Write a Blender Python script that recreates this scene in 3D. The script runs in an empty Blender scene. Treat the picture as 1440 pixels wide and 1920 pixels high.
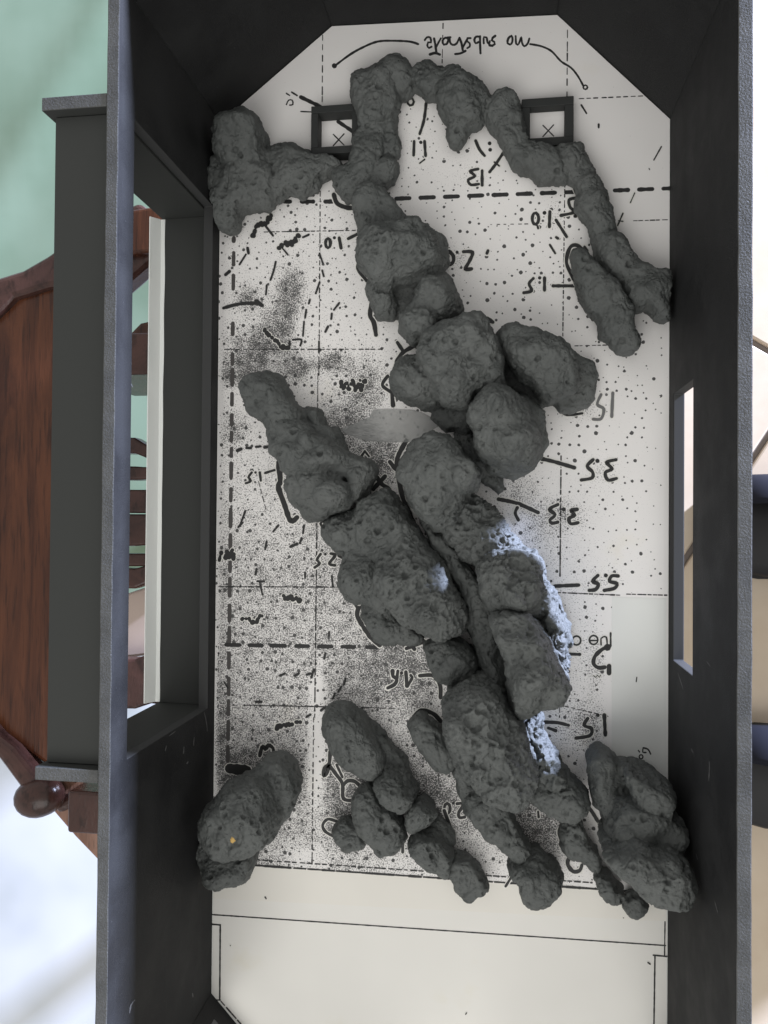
import bpy, bmesh, math, random
import numpy as np
from mathutils import Vector, Matrix, noise as mnoise
from mathutils.geometry import delaunay_2d_cdt
from mathutils.kdtree import KDTree
from mathutils.bvhtree import BVHTree

random.seed(7); np.random.seed(7)
sc = bpy.context.scene
C = sc.collection

# ------------------------------------------------------------------ camera, world, light, exposure
# everything below is laid out in millimetres, the scene itself is in metres
S = 0.001
F, H = 1493.0, 332.0                       # focal length in photo pixels, camera height over the paper
T_, P_, R_ = 0.14565, 0.01349, 0.00794     # small tilts of the hand-held phone


def _rot(t, p, r):
    ct, st, cp, sp, cr, sr = math.cos(t), math.sin(t), math.cos(p), math.sin(p), math.cos(r), math.sin(r)
    Ry = np.array([[ct, 0, st], [0, 1, 0], [-st, 0, ct]])
    Rx = np.array([[1, 0, 0], [0, cp, -sp], [0, sp, cp]])
    Rz = np.array([[cr, -sr, 0], [sr, cr, 0], [0, 0, 1]])
    return Ry @ Rx @ Rz


RM = _rot(T_, P_, R_)
cam_d = bpy.data.cameras.new('camera')
cam = bpy.data.objects.new('camera', cam_d)
C.objects.link(cam)
m = Matrix(((RM[0][0], RM[0][1], RM[0][2], 0), (RM[1][0], RM[1][1], RM[1][2], 0), (RM[2][0], RM[2][1], RM[2][2], H * S), (0, 0, 0, 1)))
cam.matrix_world = m
cam_d.sensor_fit = 'VERTICAL'; cam_d.sensor_height = 36.0; cam_d.lens = F / 1920.0 * 36.0
cam_d.clip_start = 0.01; cam_d.clip_end = 50
sc.camera = cam

w = bpy.data.worlds.new('World'); sc.world = w; w.use_nodes = True
bg = w.node_tree.nodes['Background']
bg.inputs[0].default_value = (1.0, 0.99, 0.97, 1); bg.inputs[1].default_value = 0.79

# the room's window: low, to the upper right of the tank, cool daylight
ld = bpy.data.lights.new('window_light', 'AREA'); lo = bpy.data.objects.new('window_light', ld); C.objects.link(lo)
ld.shape = 'RECTANGLE'; ld.size = 0.20; ld.size_y = 0.15; ld.energy = 410; ld.color = (0.64, 0.72, 1.0)
ELEV, AZ = math.radians(4.8), math.radians(38)
dv = Vector((math.cos(ELEV) * math.cos(AZ), math.cos(ELEV) * math.sin(AZ), math.sin(ELEV)))
lo.location = dv * 2.5 + Vector((0.0, -0.03, 0.01))
lo.rotation_euler = (dv).to_track_quat('Z', 'Y').to_euler()

# a second, broad window behind the photographer's side of the tank: soft light that falls off towards the far end
kd_ = bpy.data.lights.new('room_window_light', 'AREA'); ko = bpy.data.objects.new('room_window_light', kd_); C.objects.link(ko)
kd_.shape = 'RECTANGLE'; kd_.size = 0.8; kd_.size_y = 0.6; kd_.energy = 4.2; kd_.color = (1.0, 0.985, 0.95)
ko.location = (-0.12, -0.62, 0.80)
ko.rotation_euler = (Vector((-0.10, -0.62, 0.80)) - Vector((-0.02, -0.02, 0))).to_track_quat('Z', 'Y').to_euler()

sc.view_settings.view_transform = 'Standard'; sc.view_settings.look = 'None'
sc.view_settings.exposure = 0.0; sc.view_settings.gamma = 1.0
sc.view_settings.use_curve_mapping = False


# ------------------------------------------------------------------ geometry helpers
def ray(px):
    px = np.atleast_2d(np.array(px, float))
    return np.stack([(px[:, 0] - 720) / F, -(px[:, 1] - 960) / F, -np.ones(len(px))], 1) @ RM.T


def at(px, z=0.0):
    """points of the place (mm) that lie at height z under these photo points"""
    d = ray(px); t = (z - H) / d[:, 2]
    return d * t[:, None] + np.array([0, 0, H])


def at_x(px, x):
    d = ray(px); t = x / d[:, 0]
    return d * t[:, None] + np.array([0, 0, H])


def obj(name, verts, faces, mats, parent=None, base=(0, 0, 0), smooth=False, mi=None):
    v = (np.array(verts, float) - np.array(base)) * S
    me = bpy.data.meshes.new(name)
    me.from_pydata(v.tolist(), [], [list(map(int, f)) for f in faces])
    if not isinstance(mats, (list, tuple)):
        mats = [mats]
    for mt in mats:
        me.materials.append(mt)
    if mi is not None:
        me.polygons.foreach_set('material_index', list(mi))
    if smooth:
        me.polygons.foreach_set('use_smooth', [True] * len(me.polygons))
    me.update()
    o = bpy.data.objects.new(name, me); C.objects.link(o)
    if parent is not None:
        o.parent = parent
    else:
        o.location = Vector(base) * S
    return o


def thing(name, label, cat, base=(0, 0, 0), group=None):
    o = bpy.data.objects.new(name, None); C.objects.link(o)
    o.location = Vector(base) * S; o.empty_display_size = 0.01
    o['label'] = label; o['category'] = cat
    if group: o['group'] = group
    return o


def tag(o, label, cat, group=None):
    o['label'] = label; o['category'] = cat
    if group: o['group'] = group
    return o


def catmull(pts, closed, step):
    p = np.array(pts, float); n = len(p); out = []
    rng = range(n) if closed else range(n - 1)
    for i in rng:
        if closed:
            a, b, c, d = p[(i - 1) % n], p[i], p[(i + 1) % n], p[(i + 2) % n]
        else:
            a, b, c, d = p[max(i - 1, 0)], p[i], p[i + 1], p[min(i + 2, n - 1)]
        k = max(1, int(np.linalg.norm(c - b) / step))
        for j in range(k):
            t = j / k
            out.append(0.5 * ((2 * b) + (-a + c) * t + (2 * a - 5 * b + 4 * c - d) * t * t + (-a + 3 * b - 3 * c + d) * t ** 3))
    if not closed:
        out.append(p[-1])
    return np.array(out)


def inside(poly, pts):
    x, y = pts[:, 0], pts[:, 1]; r = np.zeros(len(pts), bool); n = len(poly); j = n - 1
    for i in range(n):
        xi, yi = poly[i]; xj, yj = poly[j]
        if yi != yj:
            c = ((yi > y) != (yj > y)) & (x < (xj - xi) * (y - yi) / (yj - yi) + xi)
            r ^= c
        j = i
    return r


def seg_dist(poly, pts, closed=True):
    d = np.full(len(pts), 1e9); n = len(poly)
    for i in range(n if closed else n - 1):
        a = poly[i]; b = poly[(i + 1) % n]; ab = b - a; L = ab @ ab + 1e-12
        t = np.clip(((pts - a) @ ab) / L, 0, 1)
        d = np.minimum(d, np.linalg.norm(pts - a - t[:, None] * ab, axis=1))
    return d


def cdt(poly, inner):
    vs = [Vector(p) for p in poly] + [Vector(p) for p in inner]
    n = len(poly)
    r = delaunay_2d_cdt(vs, [], [list(range(n))], 1, 1e-5)
    return np.array([tuple(v) for v in r[0]]), r[2]


def box(name, lo_, hi, mats, parent=None, base=(0, 0, 0), mi=None):
    x0, y0, z0 = lo_; x1, y1, z1 = hi
    v = [(x0, y0, z0), (x1, y0, z0), (x1, y1, z0), (x0, y1, z0), (x0, y0, z1), (x1, y0, z1), (x1, y1, z1), (x0, y1, z1)]
    f = [(0, 3, 2, 1), (4, 5, 6, 7), (0, 1, 5, 4), (1, 2, 6, 5), (2, 3, 7, 6), (3, 0, 4, 7)]
    return obj(name, v, f, mats, parent, base, mi=mi)


def bevel(o, wdt=0.3, seg=2):
    md = o.modifiers.new('bevel', 'BEVEL'); md.width = wdt * S; md.segments = seg; md.limit_method = 'ANGLE'; md.angle_limit = math.radians(50)


# ------------------------------------------------------------------ materials
def mat(name, col, rough=0.6, spec=0.4):
    mt = bpy.data.materials.new(name); mt.use_nodes = True
    b = mt.node_tree.nodes['Principled BSDF']
    b.inputs['Base Color'].default_value = (*col, 1); b.inputs['Roughness'].default_value = rough
    b.inputs['Specular IOR Level'].default_value = spec
    return mt


class N:
    def __init__(s, mt):
        s.t = mt.node_tree; s.b = s.t.nodes['Principled BSDF']
        s.co = s.t.nodes.new('ShaderNodeTexCoord').outputs['Object']

    def mapping(s, scale, rot=(0, 0, 0)):
        n = s.t.nodes.new('ShaderNodeMapping'); n.inputs['Scale'].default_value = scale; n.inputs['Rotation'].default_value = rot
        s.t.links.new(s.co, n.inputs['Vector']); return n.outputs[0]

    def noise(s, scale, detail=3, rough=0.55, vec=None, dist=0.0):
        n = s.t.nodes.new('ShaderNodeTexNoise'); n.inputs['Scale'].default_value = scale
        n.inputs['Detail'].default_value = detail; n.inputs['Roughness'].default_value = rough; n.inputs['Distortion'].default_value = dist
        s.t.links.new(vec if vec is not None else s.co, n.inputs['Vector']); return n.outputs[0]

    def voro(s, scale, feature='F1', rnd=1.0, out='Distance', vec=None, dim='3D'):
        n = s.t.nodes.new('ShaderNodeTexVoronoi'); n.feature = feature; n.voronoi_dimensions = dim; n.inputs['Scale'].default_value = scale
        n.inputs['Randomness'].default_value = rnd
        s.t.links.new(vec if vec is not None else s.co, n.inputs['Vector']); return n.outputs[out]

    def math(s, op, a, b=None, clamp=False):
        n = s.t.nodes.new('ShaderNodeMath'); n.operation = op; n.use_clamp = clamp
        for i, v in enumerate((a, b)):
            if v is None: continue
            if isinstance(v, (int, float)): n.inputs[i].default_value = v
            else: s.t.links.new(v, n.inputs[i])
        return n.outputs[0]

    def ramp(s, fac, lo_, hi, a=0.0, b=1.0):
        n = s.t.nodes.new('ShaderNodeMapRange'); n.interpolation_type = 'SMOOTHSTEP'
        for i, v in ((0, fac), (1, lo_), (2, hi), (3, a), (4, b)):
            if isinstance(v, (int, float)): n.inputs[i].default_value = v
            else: s.t.links.new(v, n.inputs[i])
        return n.outputs[0]

    def mix(s, fac, a, b):
        n = s.t.nodes.new('ShaderNodeMix'); n.data_type = 'RGBA'
        if isinstance(fac, (int, float)): n.inputs[0].default_value = fac
        else: s.t.links.new(fac, n.inputs[0])
        for i, v in ((6, a), (7, b)):
            if isinstance(v, tuple): n.inputs[i].default_value = (*v, 1)
            else: s.t.links.new(v, n.inputs[i])
        return n.outputs[2]

    def color(s, c): s.t.links.new(c, s.b.inputs['Base Color'])

    def rough(s, r): s.t.links.new(r, s.b.inputs['Roughness'])

    def bump(s, h, dist, strength=1.0):
        n = s.t.nodes.new('ShaderNodeBump'); n.inputs['Distance'].default_value = dist; n.inputs['Strength'].default_value = strength
        s.t.links.new(h, n.inputs['Height']); s.t.links.new(n.outputs[0], s.b.inputs['Normal'])


def charcoal_mat():
    mt = mat('charcoal_painted_board', (0.02, 0.021, 0.021), 0.7, 0.18); n = N(mt)
    a = n.noise(40, 4, 0.6); st = n.noise(1, 4, 0.6, n.mapping((60, 60, 900)))
    fl = n.noise(1400, 2, 0.5)
    c = n.mix(n.ramp(a, 0.3, 0.7), (0.013, 0.0132, 0.0138), (0.024, 0.0245, 0.0248))
    c = n.mix(n.ramp(st, 0.62, 0.8, 0, 0.25), c, (0.075, 0.076, 0.076))
    c = n.mix(n.ramp(fl, 0.70, 0.82, 0, 0.5), c, (0.11, 0.11, 0.11))
    n.color(c); n.rough(n.ramp(a, 0.3, 0.7, 0.58, 0.8))
    n.bump(n.noise(1800, 3, 0.6), 0.00012)
    return mt


def edge_mat():
    mt = mat('grey_cut_board_edge', (0.12, 0.123, 0.12), 0.7, 0.3); n = N(mt)
    a = n.noise(90, 4, 0.65); b = n.noise(1500, 3, 0.6)
    c = n.mix(n.ramp(a, 0.3, 0.72), (0.054, 0.056, 0.056), (0.084, 0.086, 0.085))
    c = n.mix(n.ramp(b, 0.4, 0.8, 0, 0.3), c, (0.14, 0.14, 0.138))
    n.color(c); n.bump(b, 0.0003)
    return mt


def clay_mat():
    mt = mat('dark_grey_modelling_clay', (0.07, 0.073, 0.07), 0.6, 0.4); n = N(mt)
    a = n.noise(55, 5, 0.62); f = n.noise(850, 5, 0.7); v = n.voro(640)
    c = n.mix(n.ramp(a, 0.28, 0.72), (0.072, 0.078, 0.075), (0.114, 0.121, 0.1165))
    c = n.mix(n.ramp(n.noise(230, 3, 0.6), 0.58, 0.78, 0, 0.4), c, (0.066, 0.07, 0.067))
    c = n.mix(n.ramp(n.noise(17, 3, 0.6), 0.5, 0.72, 0, 0.35), c, (0.128, 0.133, 0.128))
    n.color(c); n.rough(n.ramp(a, 0.3, 0.7, 0.5, 0.72))
    h = n.math('ADD', n.math('MULTIPLY', f, 0.7), n.math('MULTIPLY', n.ramp(v, 0.05, 0.35), 0.35))
    n.bump(h, 0.0007, 0.9)
    return mt


def paper_mat(name, col, speck=False):
    mt = mat(name, col, 0.65, 0.25); n = N(mt)
    big = n.noise(14, 3, 0.5)
    c = n.mix(n.ramp(big, 0.3, 0.7), tuple(x * 0.95 for x in col), tuple(min(1, x * 1.03) for x in col))
    c = n.mix(n.ramp(n.noise(30, 4, 0.6), 0.60, 0.78, 0, 0.35), c, (col[0] * 0.92, col[1] * 0.88, col[2] * 0.74))
    if speck:
        at_ = n.t.nodes.new('ShaderNodeAttribute'); at_.attribute_name = 'toner'
        sp = n.t.nodes.new('ShaderNodeSeparateColor'); n.t.links.new(at_.outputs['Color'], sp.inputs[0])
        fine, dots, wash = sp.outputs[0], sp.outputs[1], sp.outputs[2]
        # fine photocopier noise: a thresholded noise whose cut follows the toner density
        nz = n.noise(1750, 3, 0.75); mid = n.noise(260, 2, 0.5)
        cut = n.math('SUBTRACT', 0.78, n.math('MULTIPLY', fine, 0.36))
        cut = n.math('SUBTRACT', cut, n.math('MULTIPLY', n.math('SUBTRACT', mid, 0.5), n.math('MULTIPLY', fine, 0.26)))
        k1 = n.ramp(nz, n.math('SUBTRACT', cut, 0.05), n.math('ADD', cut, 0.10))
        # bigger round dots
        dd = n.voro(270, dim='2D'); rc = n.voro(270, out='Color', dim='2D')
        sp2 = n.t.nodes.new('ShaderNodeSeparateColor'); n.t.links.new(rc, sp2.inputs[0])
        rad = n.math('MULTIPLY', n.math('SUBTRACT', dots, sp2.outputs[0], True), 0.5)
        rad = n.math('MINIMUM', rad, n.math('ADD', 0.07, n.math('MULTIPLY', n.math('POWER', sp2.outputs[1], 2.0), 0.16)))
        dw = n.math('ADD', dd, n.math('MULTIPLY', n.math('SUBTRACT', n.noise(1500, 2), 0.5), 0.12))
        k2 = n.math('LESS_THAN', dw, rad)
        k = n.math('MAXIMUM', n.math('MULTIPLY', k1, 0.92), n.math('MULTIPLY', k2, 0.93))
        k = n.math('MAXIMUM', k, n.math('MULTIPLY', wash, n.ramp(n.noise(900, 3, 0.7), 0.3, 0.6, 0.25, 1.0)))
        c = n.mix(k, c, (0.035, 0.036, 0.036))
    n.color(c); n.bump(n.noise(24, 3, 0.5), 0.0006, 0.6)
    return mt


def wood_mat(name, a, b, grain=(26, 4.5, 26), rough=0.4):
    mt = mat(name, a, rough, 0.3); n = N(mt)
    g = n.noise(1, 6, 0.65, n.mapping(grain), 1.4); g2 = n.noise(1, 3, 0.6, n.mapping((grain[0] * 12, grain[1] * 6, grain[2] * 12)))
    c = n.mix(n.ramp(g, 0.32, 0.68), a, b)
    c = n.mix(n.ramp(g2, 0.5, 0.68, 0, 0.6), c, tuple(x * 0.35 for x in a))
    n.color(c); n.bump(g2, 0.0006, 0.4)
    return mt


M = {
    'wall': charcoal_mat(), 'bay': mat('dark_grey_board', (0.036, 0.038, 0.036), 0.7, 0.22), 'jamb': mat('dark_grey_cut_edge', (0.045, 0.046, 0.046), 0.7, 0.25), 'edge': edge_mat(), 'clay': clay_mat(),
    'plan': paper_mat('photocopied_plan_paper', (0.87, 0.85, 0.83), True),
    'paper': paper_mat('plain_white_paper', (0.80, 0.785, 0.74)),
    'patch': paper_mat('pale_grey_paper', (0.79, 0.80, 0.77)),
    'strip': paper_mat('cream_paper', (0.80, 0.775, 0.715)),
    'ink': mat('black_ink', (0.03, 0.03, 0.03), 0.55, 0.3), 'ink_grey': mat('grey_toner', (0.16, 0.16, 0.16), 0.6, 0.3),
    'white': mat('bare_white_board', (0.78, 0.80, 0.77), 0.6, 0.3),
    'scuff': mat('pale_scuff', (0.12, 0.12, 0.12), 0.7, 0.2),
    'yellow': mat('yellow_fleck', (0.55, 0.36, 0.12), 0.6, 0.3),
    'wood': wood_mat('red_brown_wood', (0.030, 0.0085, 0.004), (0.088, 0.029, 0.012), (44, 6, 44), 0.24),
    'wood_end': wood_mat('pink_brown_wood', (0.15, 0.075, 0.05), (0.25, 0.14, 0.10), (60, 9, 60)),
    'wood_dark': wood_mat('dark_polished_wood', (0.032, 0.015, 0.012), (0.065, 0.03, 0.024), (18, 18, 18), 0.25),
}


# ------------------------------------------------------------------ the floor of the room far below
def floor_tiles():
    mt = mat('cream_floor_tile', (0.8, 0.69, 0.56), 0.35, 0.5); n = N(mt)
    a = n.noise(9, 4, 0.6)
    n.color(n.mix(n.ramp(a, 0.25, 0.75), (0.44, 0.35, 0.25), (0.53, 0.445, 0.345)))
    return mt


ZF = -470.0
g = obj('ground', [(-6000, -6000, ZF - 6), (6000, -6000, ZF - 6), (6000, 6000, ZF - 6), (-6000, 6000, ZF - 6)], [(0, 1, 2, 3)], mat('grout', (0.2, 0.17, 0.15), 0.8))
g['kind'] = 'structure'
tm = floor_tiles()
# tiles laid on the diagonal; one joint crossing is visible past the right wall
J = at([(1434, 560)], ZF)[0]
a1 = at([(1412, 520), (1440, 472)], ZF); a2 = at([(1412, 640), (1440, 656)], ZF)
tile_me = None
ang = math.atan2(a2[1][1] - a2[0][1], a2[1][0] - a2[0][0])
ux = np.array([math.cos(ang), math.sin(ang)]); uy = np.array([-ux[1], ux[0]])
org = np.array([a2[0][0], a2[0][1]]); TS = 330.0
fl = bpy.data.objects.new('tile_floor', None); C.objects.link(fl); fl['kind'] = 'structure'; fl.location = (0, 0, ZF * S)
for i in range(-2, 4):
    for j in range(-4, 4):
        c = org + ux * (i * TS + 60) + uy * (j * TS)
        g_ = 3.0
        if tile_me is None:
            pts = [ux * g_ + uy * g_, ux * (TS - g_) + uy * g_, ux * (TS - g_) + uy * (TS - g_), ux * g_ + uy * (TS - g_)]
            v = [(p[0], p[1], -5) for p in pts] + [(p[0], p[1], 0) for p in pts]
            o = obj('tile', v, [(4, 5, 6, 7), (0, 1, 5, 4), (1, 2, 6, 5), (2, 3, 7, 6), (3, 0, 4, 7)], tm, fl); bevel(o, 2.0)
            tile_me = o
        else:
            o = tile_me.copy(); C.objects.link(o); o.parent = fl
        o.location = (c[0] * S, c[1] * S, 0)

# left of the tank the floor is white and shiny, with a mint green mat lying on it
wf = mat('white_glossy_floor', (0.83, 0.87, 0.93), 0.28, 0.5)
nn = N(wf); nn.color(nn.mix(nn.ramp(nn.noise(5, 3, 0.5), 0.3, 0.7), (0.36, 0.40, 0.42), (0.62, 0.65, 0.70)))  # mild mottle in the colour stands in for blue-white shading and gloss
o = box('white_floor', (-2600, -2600, ZF - 4), (-95, 2600, ZF + 5), wf); o['kind'] = 'structure'
gm = mat('mint_green_cloth', (0.27, 0.43, 0.31), 0.75, 0.2); nn = N(gm)
nn.color(nn.mix(nn.ramp(nn.noise(8, 3, 0.5), 0.3, 0.7), (0.15, 0.215, 0.15), (0.195, 0.265, 0.195)))
mp = at([(-500, -500), (420, -500), (430, 1180), (300, 1130), (100, 1090), (-500, 1000)], ZF + 8)[:, :2]
gx, gy = np.meshgrid(np.arange(mp[:, 0].min(), mp[:, 0].max(), 14), np.arange(mp[:, 1].min(), mp[:, 1].max(), 14))
ip = np.stack([gx.ravel(), gy.ravel()], 1); ip = ip[inside(mp, ip)]; ip = ip[seg_dist(mp, ip) > 6]
bp = []
for i in range(len(mp)):
    a, b = mp[i], mp[(i + 1) % len(mp)]; k = max(1, int(np.linalg.norm(b - a) / 14))
    bp += [a + (b - a) * t / k for t in range(k)]
vv, ff = cdt(np.array(bp), ip)
fold = at([(0, 395), (180, 75)], ZF)[:, :2]; fd = fold[1] - fold[0]; fd /= np.linalg.norm(fd)
fn = np.array([-fd[1], fd[0]])
zz = []
for p in vv:
    q_ = (p - fold[0]) @ fn
    zz.append(ZF + 9 + 6 * math.exp(-(q_ / 26) ** 2) + 3.5 * mnoise.noise(Vector((p[0] * 0.008, p[1] * 0.008, 3))))
o = obj('floor_mat', np.column_stack([vv, zz]), ff, gm, smooth=True)
tag(o, 'mint green cloth mat with a faint fold, beside the wooden chair', 'mat')

# ------------------------------------------------------------------ the model tank (dark foam board)
XL, XR, HT, TH = -122.3, 66.6, 93.0, 4.2
tank = thing('model_tank', 'long dark grey foam board model tank with angled corners, open at the top', 'scale model', (0, 0, -5))
TB = (0, 0, -5)


def wall(name, p0, p1, holes, z0=-5.0, z1=HT, th=TH, parent=None, ext0=0.0, ext1=0.0, jit=0.10):
    """board standing on the line p0-p1 (its inner face), thickness to the right of travel; one hole (s0,s1,z0,z1) or None.
    face material 0, cut edges material 1"""
    parent = parent or tank
    p0 = np.array(p0, float); p1 = np.array(p1, float); L = np.linalg.norm(p1 - p0); u = (p1 - p0) / L; nr = np.array([u[1], -u[0]])
    ss = [0.0, L]; zs = [z0, z1]
    if holes:
        s0, s1, h0, h1 = holes; ss = [0.0, s0, s1, L]; zs = [z0, h0, h1, z1]
    fine = []
    for a, b in zip(ss[:-1], ss[1:]):
        k = max(1, int((b - a) / 7)); fine += [a + (b - a) * t / k for t in range(k)]
    fine.append(L); fine = np.array(fine)
    v = []; idx = {}; f = []; mi = []
    rng = random.Random(name + str(p0))
    jt = {}

    def V(i, k, side):
        key = (i, k, side)
        if key not in idx:
            s = fine[i]; z = zs[k]; t = th if side else 0.0
            if side:                       # mitre the outer face
                s = s + (ext1 if i == len(fine) - 1 else 0) - (ext0 if i == 0 else 0)
            if i not in jt: jt[i] = (rng.uniform(-jit, jit), rng.uniform(-jit, jit), rng.uniform(-jit, jit))
            if k == len(zs) - 1:
                t += jt[i][side]; z += jt[i][2] * 0.8
            p = p0 + u * s + nr * t
            idx[key] = len(v); v.append((p[0], p[1], z))
        return idx[key]

    def is_hole(i, k):
        if not holes: return False
        c = 0.5 * (fine[i] + fine[i + 1])
        return s0 < c < s1 and k == 1
    nz = len(zs) - 1; ns = len(fine) - 1
    for i in range(ns):
        for k in range(nz):
            if is_hole(i, k): continue
            f.append((V(i, k, 0), V(i, k + 1, 0), V(i + 1, k + 1, 0), V(i + 1, k, 0))); mi.append(0)
            f.append((V(i, k, 1), V(i + 1, k, 1), V(i + 1, k + 1, 1), V(i, k + 1, 1))); mi.append(0)
            if k == nz - 1 or is_hole(i, k + 1):
                f.append((V(i, k + 1, 0), V(i, k + 1, 1), V(i + 1, k + 1, 1), V(i + 1, k + 1, 0))); mi.append(1 if k == nz - 1 else 2)
            if k == 0 or is_hole(i, k - 1):
                f.append((V(i, k, 0), V(i + 1, k, 0), V(i + 1, k, 1), V(i, k, 1))); mi.append(2)
            if i == 0 or is_hole(i - 1, k):
                f.append((V(i, k, 0), V(i, k, 1), V(i, k + 1, 1), V(i, k + 1, 0))); mi.append(2)
            if i == ns - 1 or is_hole(i + 1, k):
                f.append((V(i + 1, k, 0), V(i + 1, k + 1, 0), V(i + 1, k + 1, 1), V(i + 1, k, 1))); mi.append(2)
    o = obj(name, v, f, [M['wall'], M['edge'], M['jamb']], parent, TB, mi=mi)
    bm = bmesh.new(); bm.from_mesh(o.data); bmesh.ops.recalc_face_normals(bm, faces=bm.faces); bm.to_mesh(o.data); bm.free()
    bevel(o, 0.35)
    return o


TLc, TLt, TRt, TRc = (XL, 174.5), (-73.0, 213.0), (21.8, 209.8), (XR, 163.6)
BL, BR = (XL, -203.5), (XR, -204.0)
BLe, BRe = (-78.0, -250.0), (22.0, -250.0)
# travel clockwise seen from above would put "right of travel" inside; walls run so that outside is on the right
lw = wall('side_wall', (XL, 174.5), (XL, -203.5), (174.5 - 134.6, 174.5 + 79.2, 8.0, 81.5), ext0=2.0, ext1=2.0)
lw['label'] = 'left side wall with one long opening into the bay'
rw = wall('side_wall', (XR, -204.0), (XR, 163.6), (204.0 - 52.6, 204.0 + 51.3, 8.0, 40.0), ext0=2.0, ext1=2.0)
rw['label'] = 'right side wall with a low letterbox opening'
wall('end_wall', TRt, TLt, None, ext0=1.8, ext1=1.8)
wall('corner_panel', TLt, TLc, None, ext0=1.8, ext1=1.8)
wall('corner_panel', TRc, TRt, None, ext0=1.8, ext1=1.8)
wall('corner_panel', BL, BLe, (7.0, 55.0, 9.0, 82.0), ext0=1.9, ext1=1.9)
wall('corner_panel', BRe, BR, (9.0, 57.0, 9.0, 82.0), ext0=1.9, ext1=1.9)
wall('end_wall', BLe, BRe, (8.0, 92.0, 9.0, 82.0), ext0=1.9, ext1=1.9)
fp = [TLc, TLt, TRt, TRc, BR, BRe, BLe, BL]
o = obj('base_board', [(x, y, -4.6) for x, y in fp] + [(x, y, 0.0) for x, y in fp],
        [tuple(range(7, -1, -1))[::-1], tuple(range(15, 7, -1))] + [(i, 8 + i, 8 + (i + 1) % 8, (i + 1) % 8) for i in range(8)], M['white'], tank, TB)
bm = bmesh.new(); bm.from_mesh(o.data); bmesh.ops.recalc_face_normals(bm, faces=bm.faces); bm.to_mesh(o.data); bm.free()

# the viewing bay outside the left wall
XB = -148.6
bay = bpy.data.objects.new('viewing_bay', None); C.objects.link(bay); bay.parent = tank


def bpart(name, lo_, hi, mats, mi=None, bv=0.3):
    o = box(name, lo_, hi, mats, bay, TB, mi)
    bevel(o, bv); return o


WE = [M['bay'], M['edge']]
bpart('end_panel', (XB - 0.6, 133.6, -5), (XL - TH - 0.05, 138.0, HT - 0.2), WE, [0, 1, 0, 0, 0, 1])
bpart('end_panel', (XB + 0.2, -83.9, -5), (XL - TH - 0.05, -79.6, HT - 0.2), WE, [0, 1, 0, 0, 0, 1])
bpart('roof_panel', (XB + 1.8, -79.4, 84.5), (XL - TH - 0.05, 133.4, 88.6), WE, [0, 0, 0, 0, 0, 1])
ox = [(XL - TH - 0.05, -1.0), (XB + 0.6, -2.6)]
v = []
for y in (-79.45, 133.45):
    v += [(ox[0][0], y, 0.4), (ox[1][0], y, -0.6), (ox[1][0], y, -4.9), (ox[0][0], y, -4.9)]
obj('floor_panel', v, [(0, 4, 5, 1), (1, 5, 6, 2), (2, 6, 7, 3), (3, 7, 4, 0), (0, 1, 2, 3), (4, 7, 6, 5)], M['bay'], bay, TB)
# folded strip of bare white card along the bay's outer edge
v = []; f = []
ys = np.linspace(-79.3, 133.3, 40); rr = random.Random(3)
for i, y in enumerate(ys):
    j_ = 0.25 * mnoise.noise(Vector((y * 0.06, 1, 2)))
    v += [(XB + 0.5 + 0.55 + j_, y, -0.35), (XB - 0.8, y, -0.3), (XB - 4.0 + j_ * 0.4, y, 3.9 + j_), (XB - 4.5 + j_ * 0.4, y, 3.5 + j_), (XB - 1.2, y, -0.9), (XB + 1.0 + j_, y, -0.9)]
for i in range(len(ys) - 1):
    for k in range(6):
        f.append((i * 6 + k, i * 6 + (k + 1) % 6, i * 6 + 6 + (k + 1) % 6, i * 6 + 6 + k))
f += [tuple(range(5, -1, -1)), tuple(len(v) - 6 + k for k in range(6))]
o = obj('card_strip', v, f, M['white'], bay, TB)
o['label'] = 'folded strip of bare white card'
bm = bmesh.new(); bm.from_mesh(o.data); bmesh.ops.recalc_face_normals(bm, faces=bm.faces); bm.to_mesh(o.data); bm.free()

# ------------------------------------------------------------------ sheets of paper on the tank floor
def sheet(name, poly_mm, z, mt, step=6.0, toner=None, thick=0.12, curl=0.0):
    poly = np.array(poly_mm, float); bp = []
    for i in range(len(poly)):
        a, b = poly[i], poly[(i + 1) % len(poly)]; k = max(1, int(np.linalg.norm(b - a) / step)); bp += [a + (b - a) * t / k for t in range(k)]
    gx, gy = np.meshgrid(np.arange(poly[:, 0].min(), poly[:, 0].max(), step), np.arange(poly[:, 1].min(), poly[:, 1].max(), step))
    ip = np.stack([gx.ravel(), gy.ravel()], 1); ip = ip[inside(poly, ip)]; ip = ip[seg_dist(poly, ip) > step * 0.4]
    vv, ff = cdt(np.array(bp), ip)
    zz = np.full(len(vv), z)
    n = len(vv); nb = len(bp)
    v = np.vstack([np.column_stack([vv, zz]), np.column_stack([vv[:nb], zz[:nb] - thick])])
    f = [tuple(q_) for q_ in ff] + [(i, n + i, n + (i + 1) % nb, (i + 1) % nb) for i in range(nb)]
    o = obj(name, v, f, mt)
    bm = bmesh.new(); bm.from_mesh(o.data); bmesh.ops.recalc_face_normals(bm, faces=bm.faces)
    bm.to_mesh(o.data); bm.free()
    if toner is not None:
        ca = o.data.color_attributes.new('toner', 'FLOAT_COLOR', 'POINT')
        cols = toner(v[:, :2]); ca.data.foreach_set('color', cols.ravel())
    return o


ZP = 0.55
ed = at([(396, 1617), (1252, 1677)], 0)
e_l = (XL + 0.25, ed[0][1]); e_r = (XR - 0.25, ed[1][1])
kn = at([(1147, 1117), (1147, 1480), (1255, 1121)], 0)
plan_poly = [(XL + 0.25, 174.3), (-72.8, 212.6), (21.7, 209.4), (XR - 0.25, 163.4), e_r, e_l]


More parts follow.
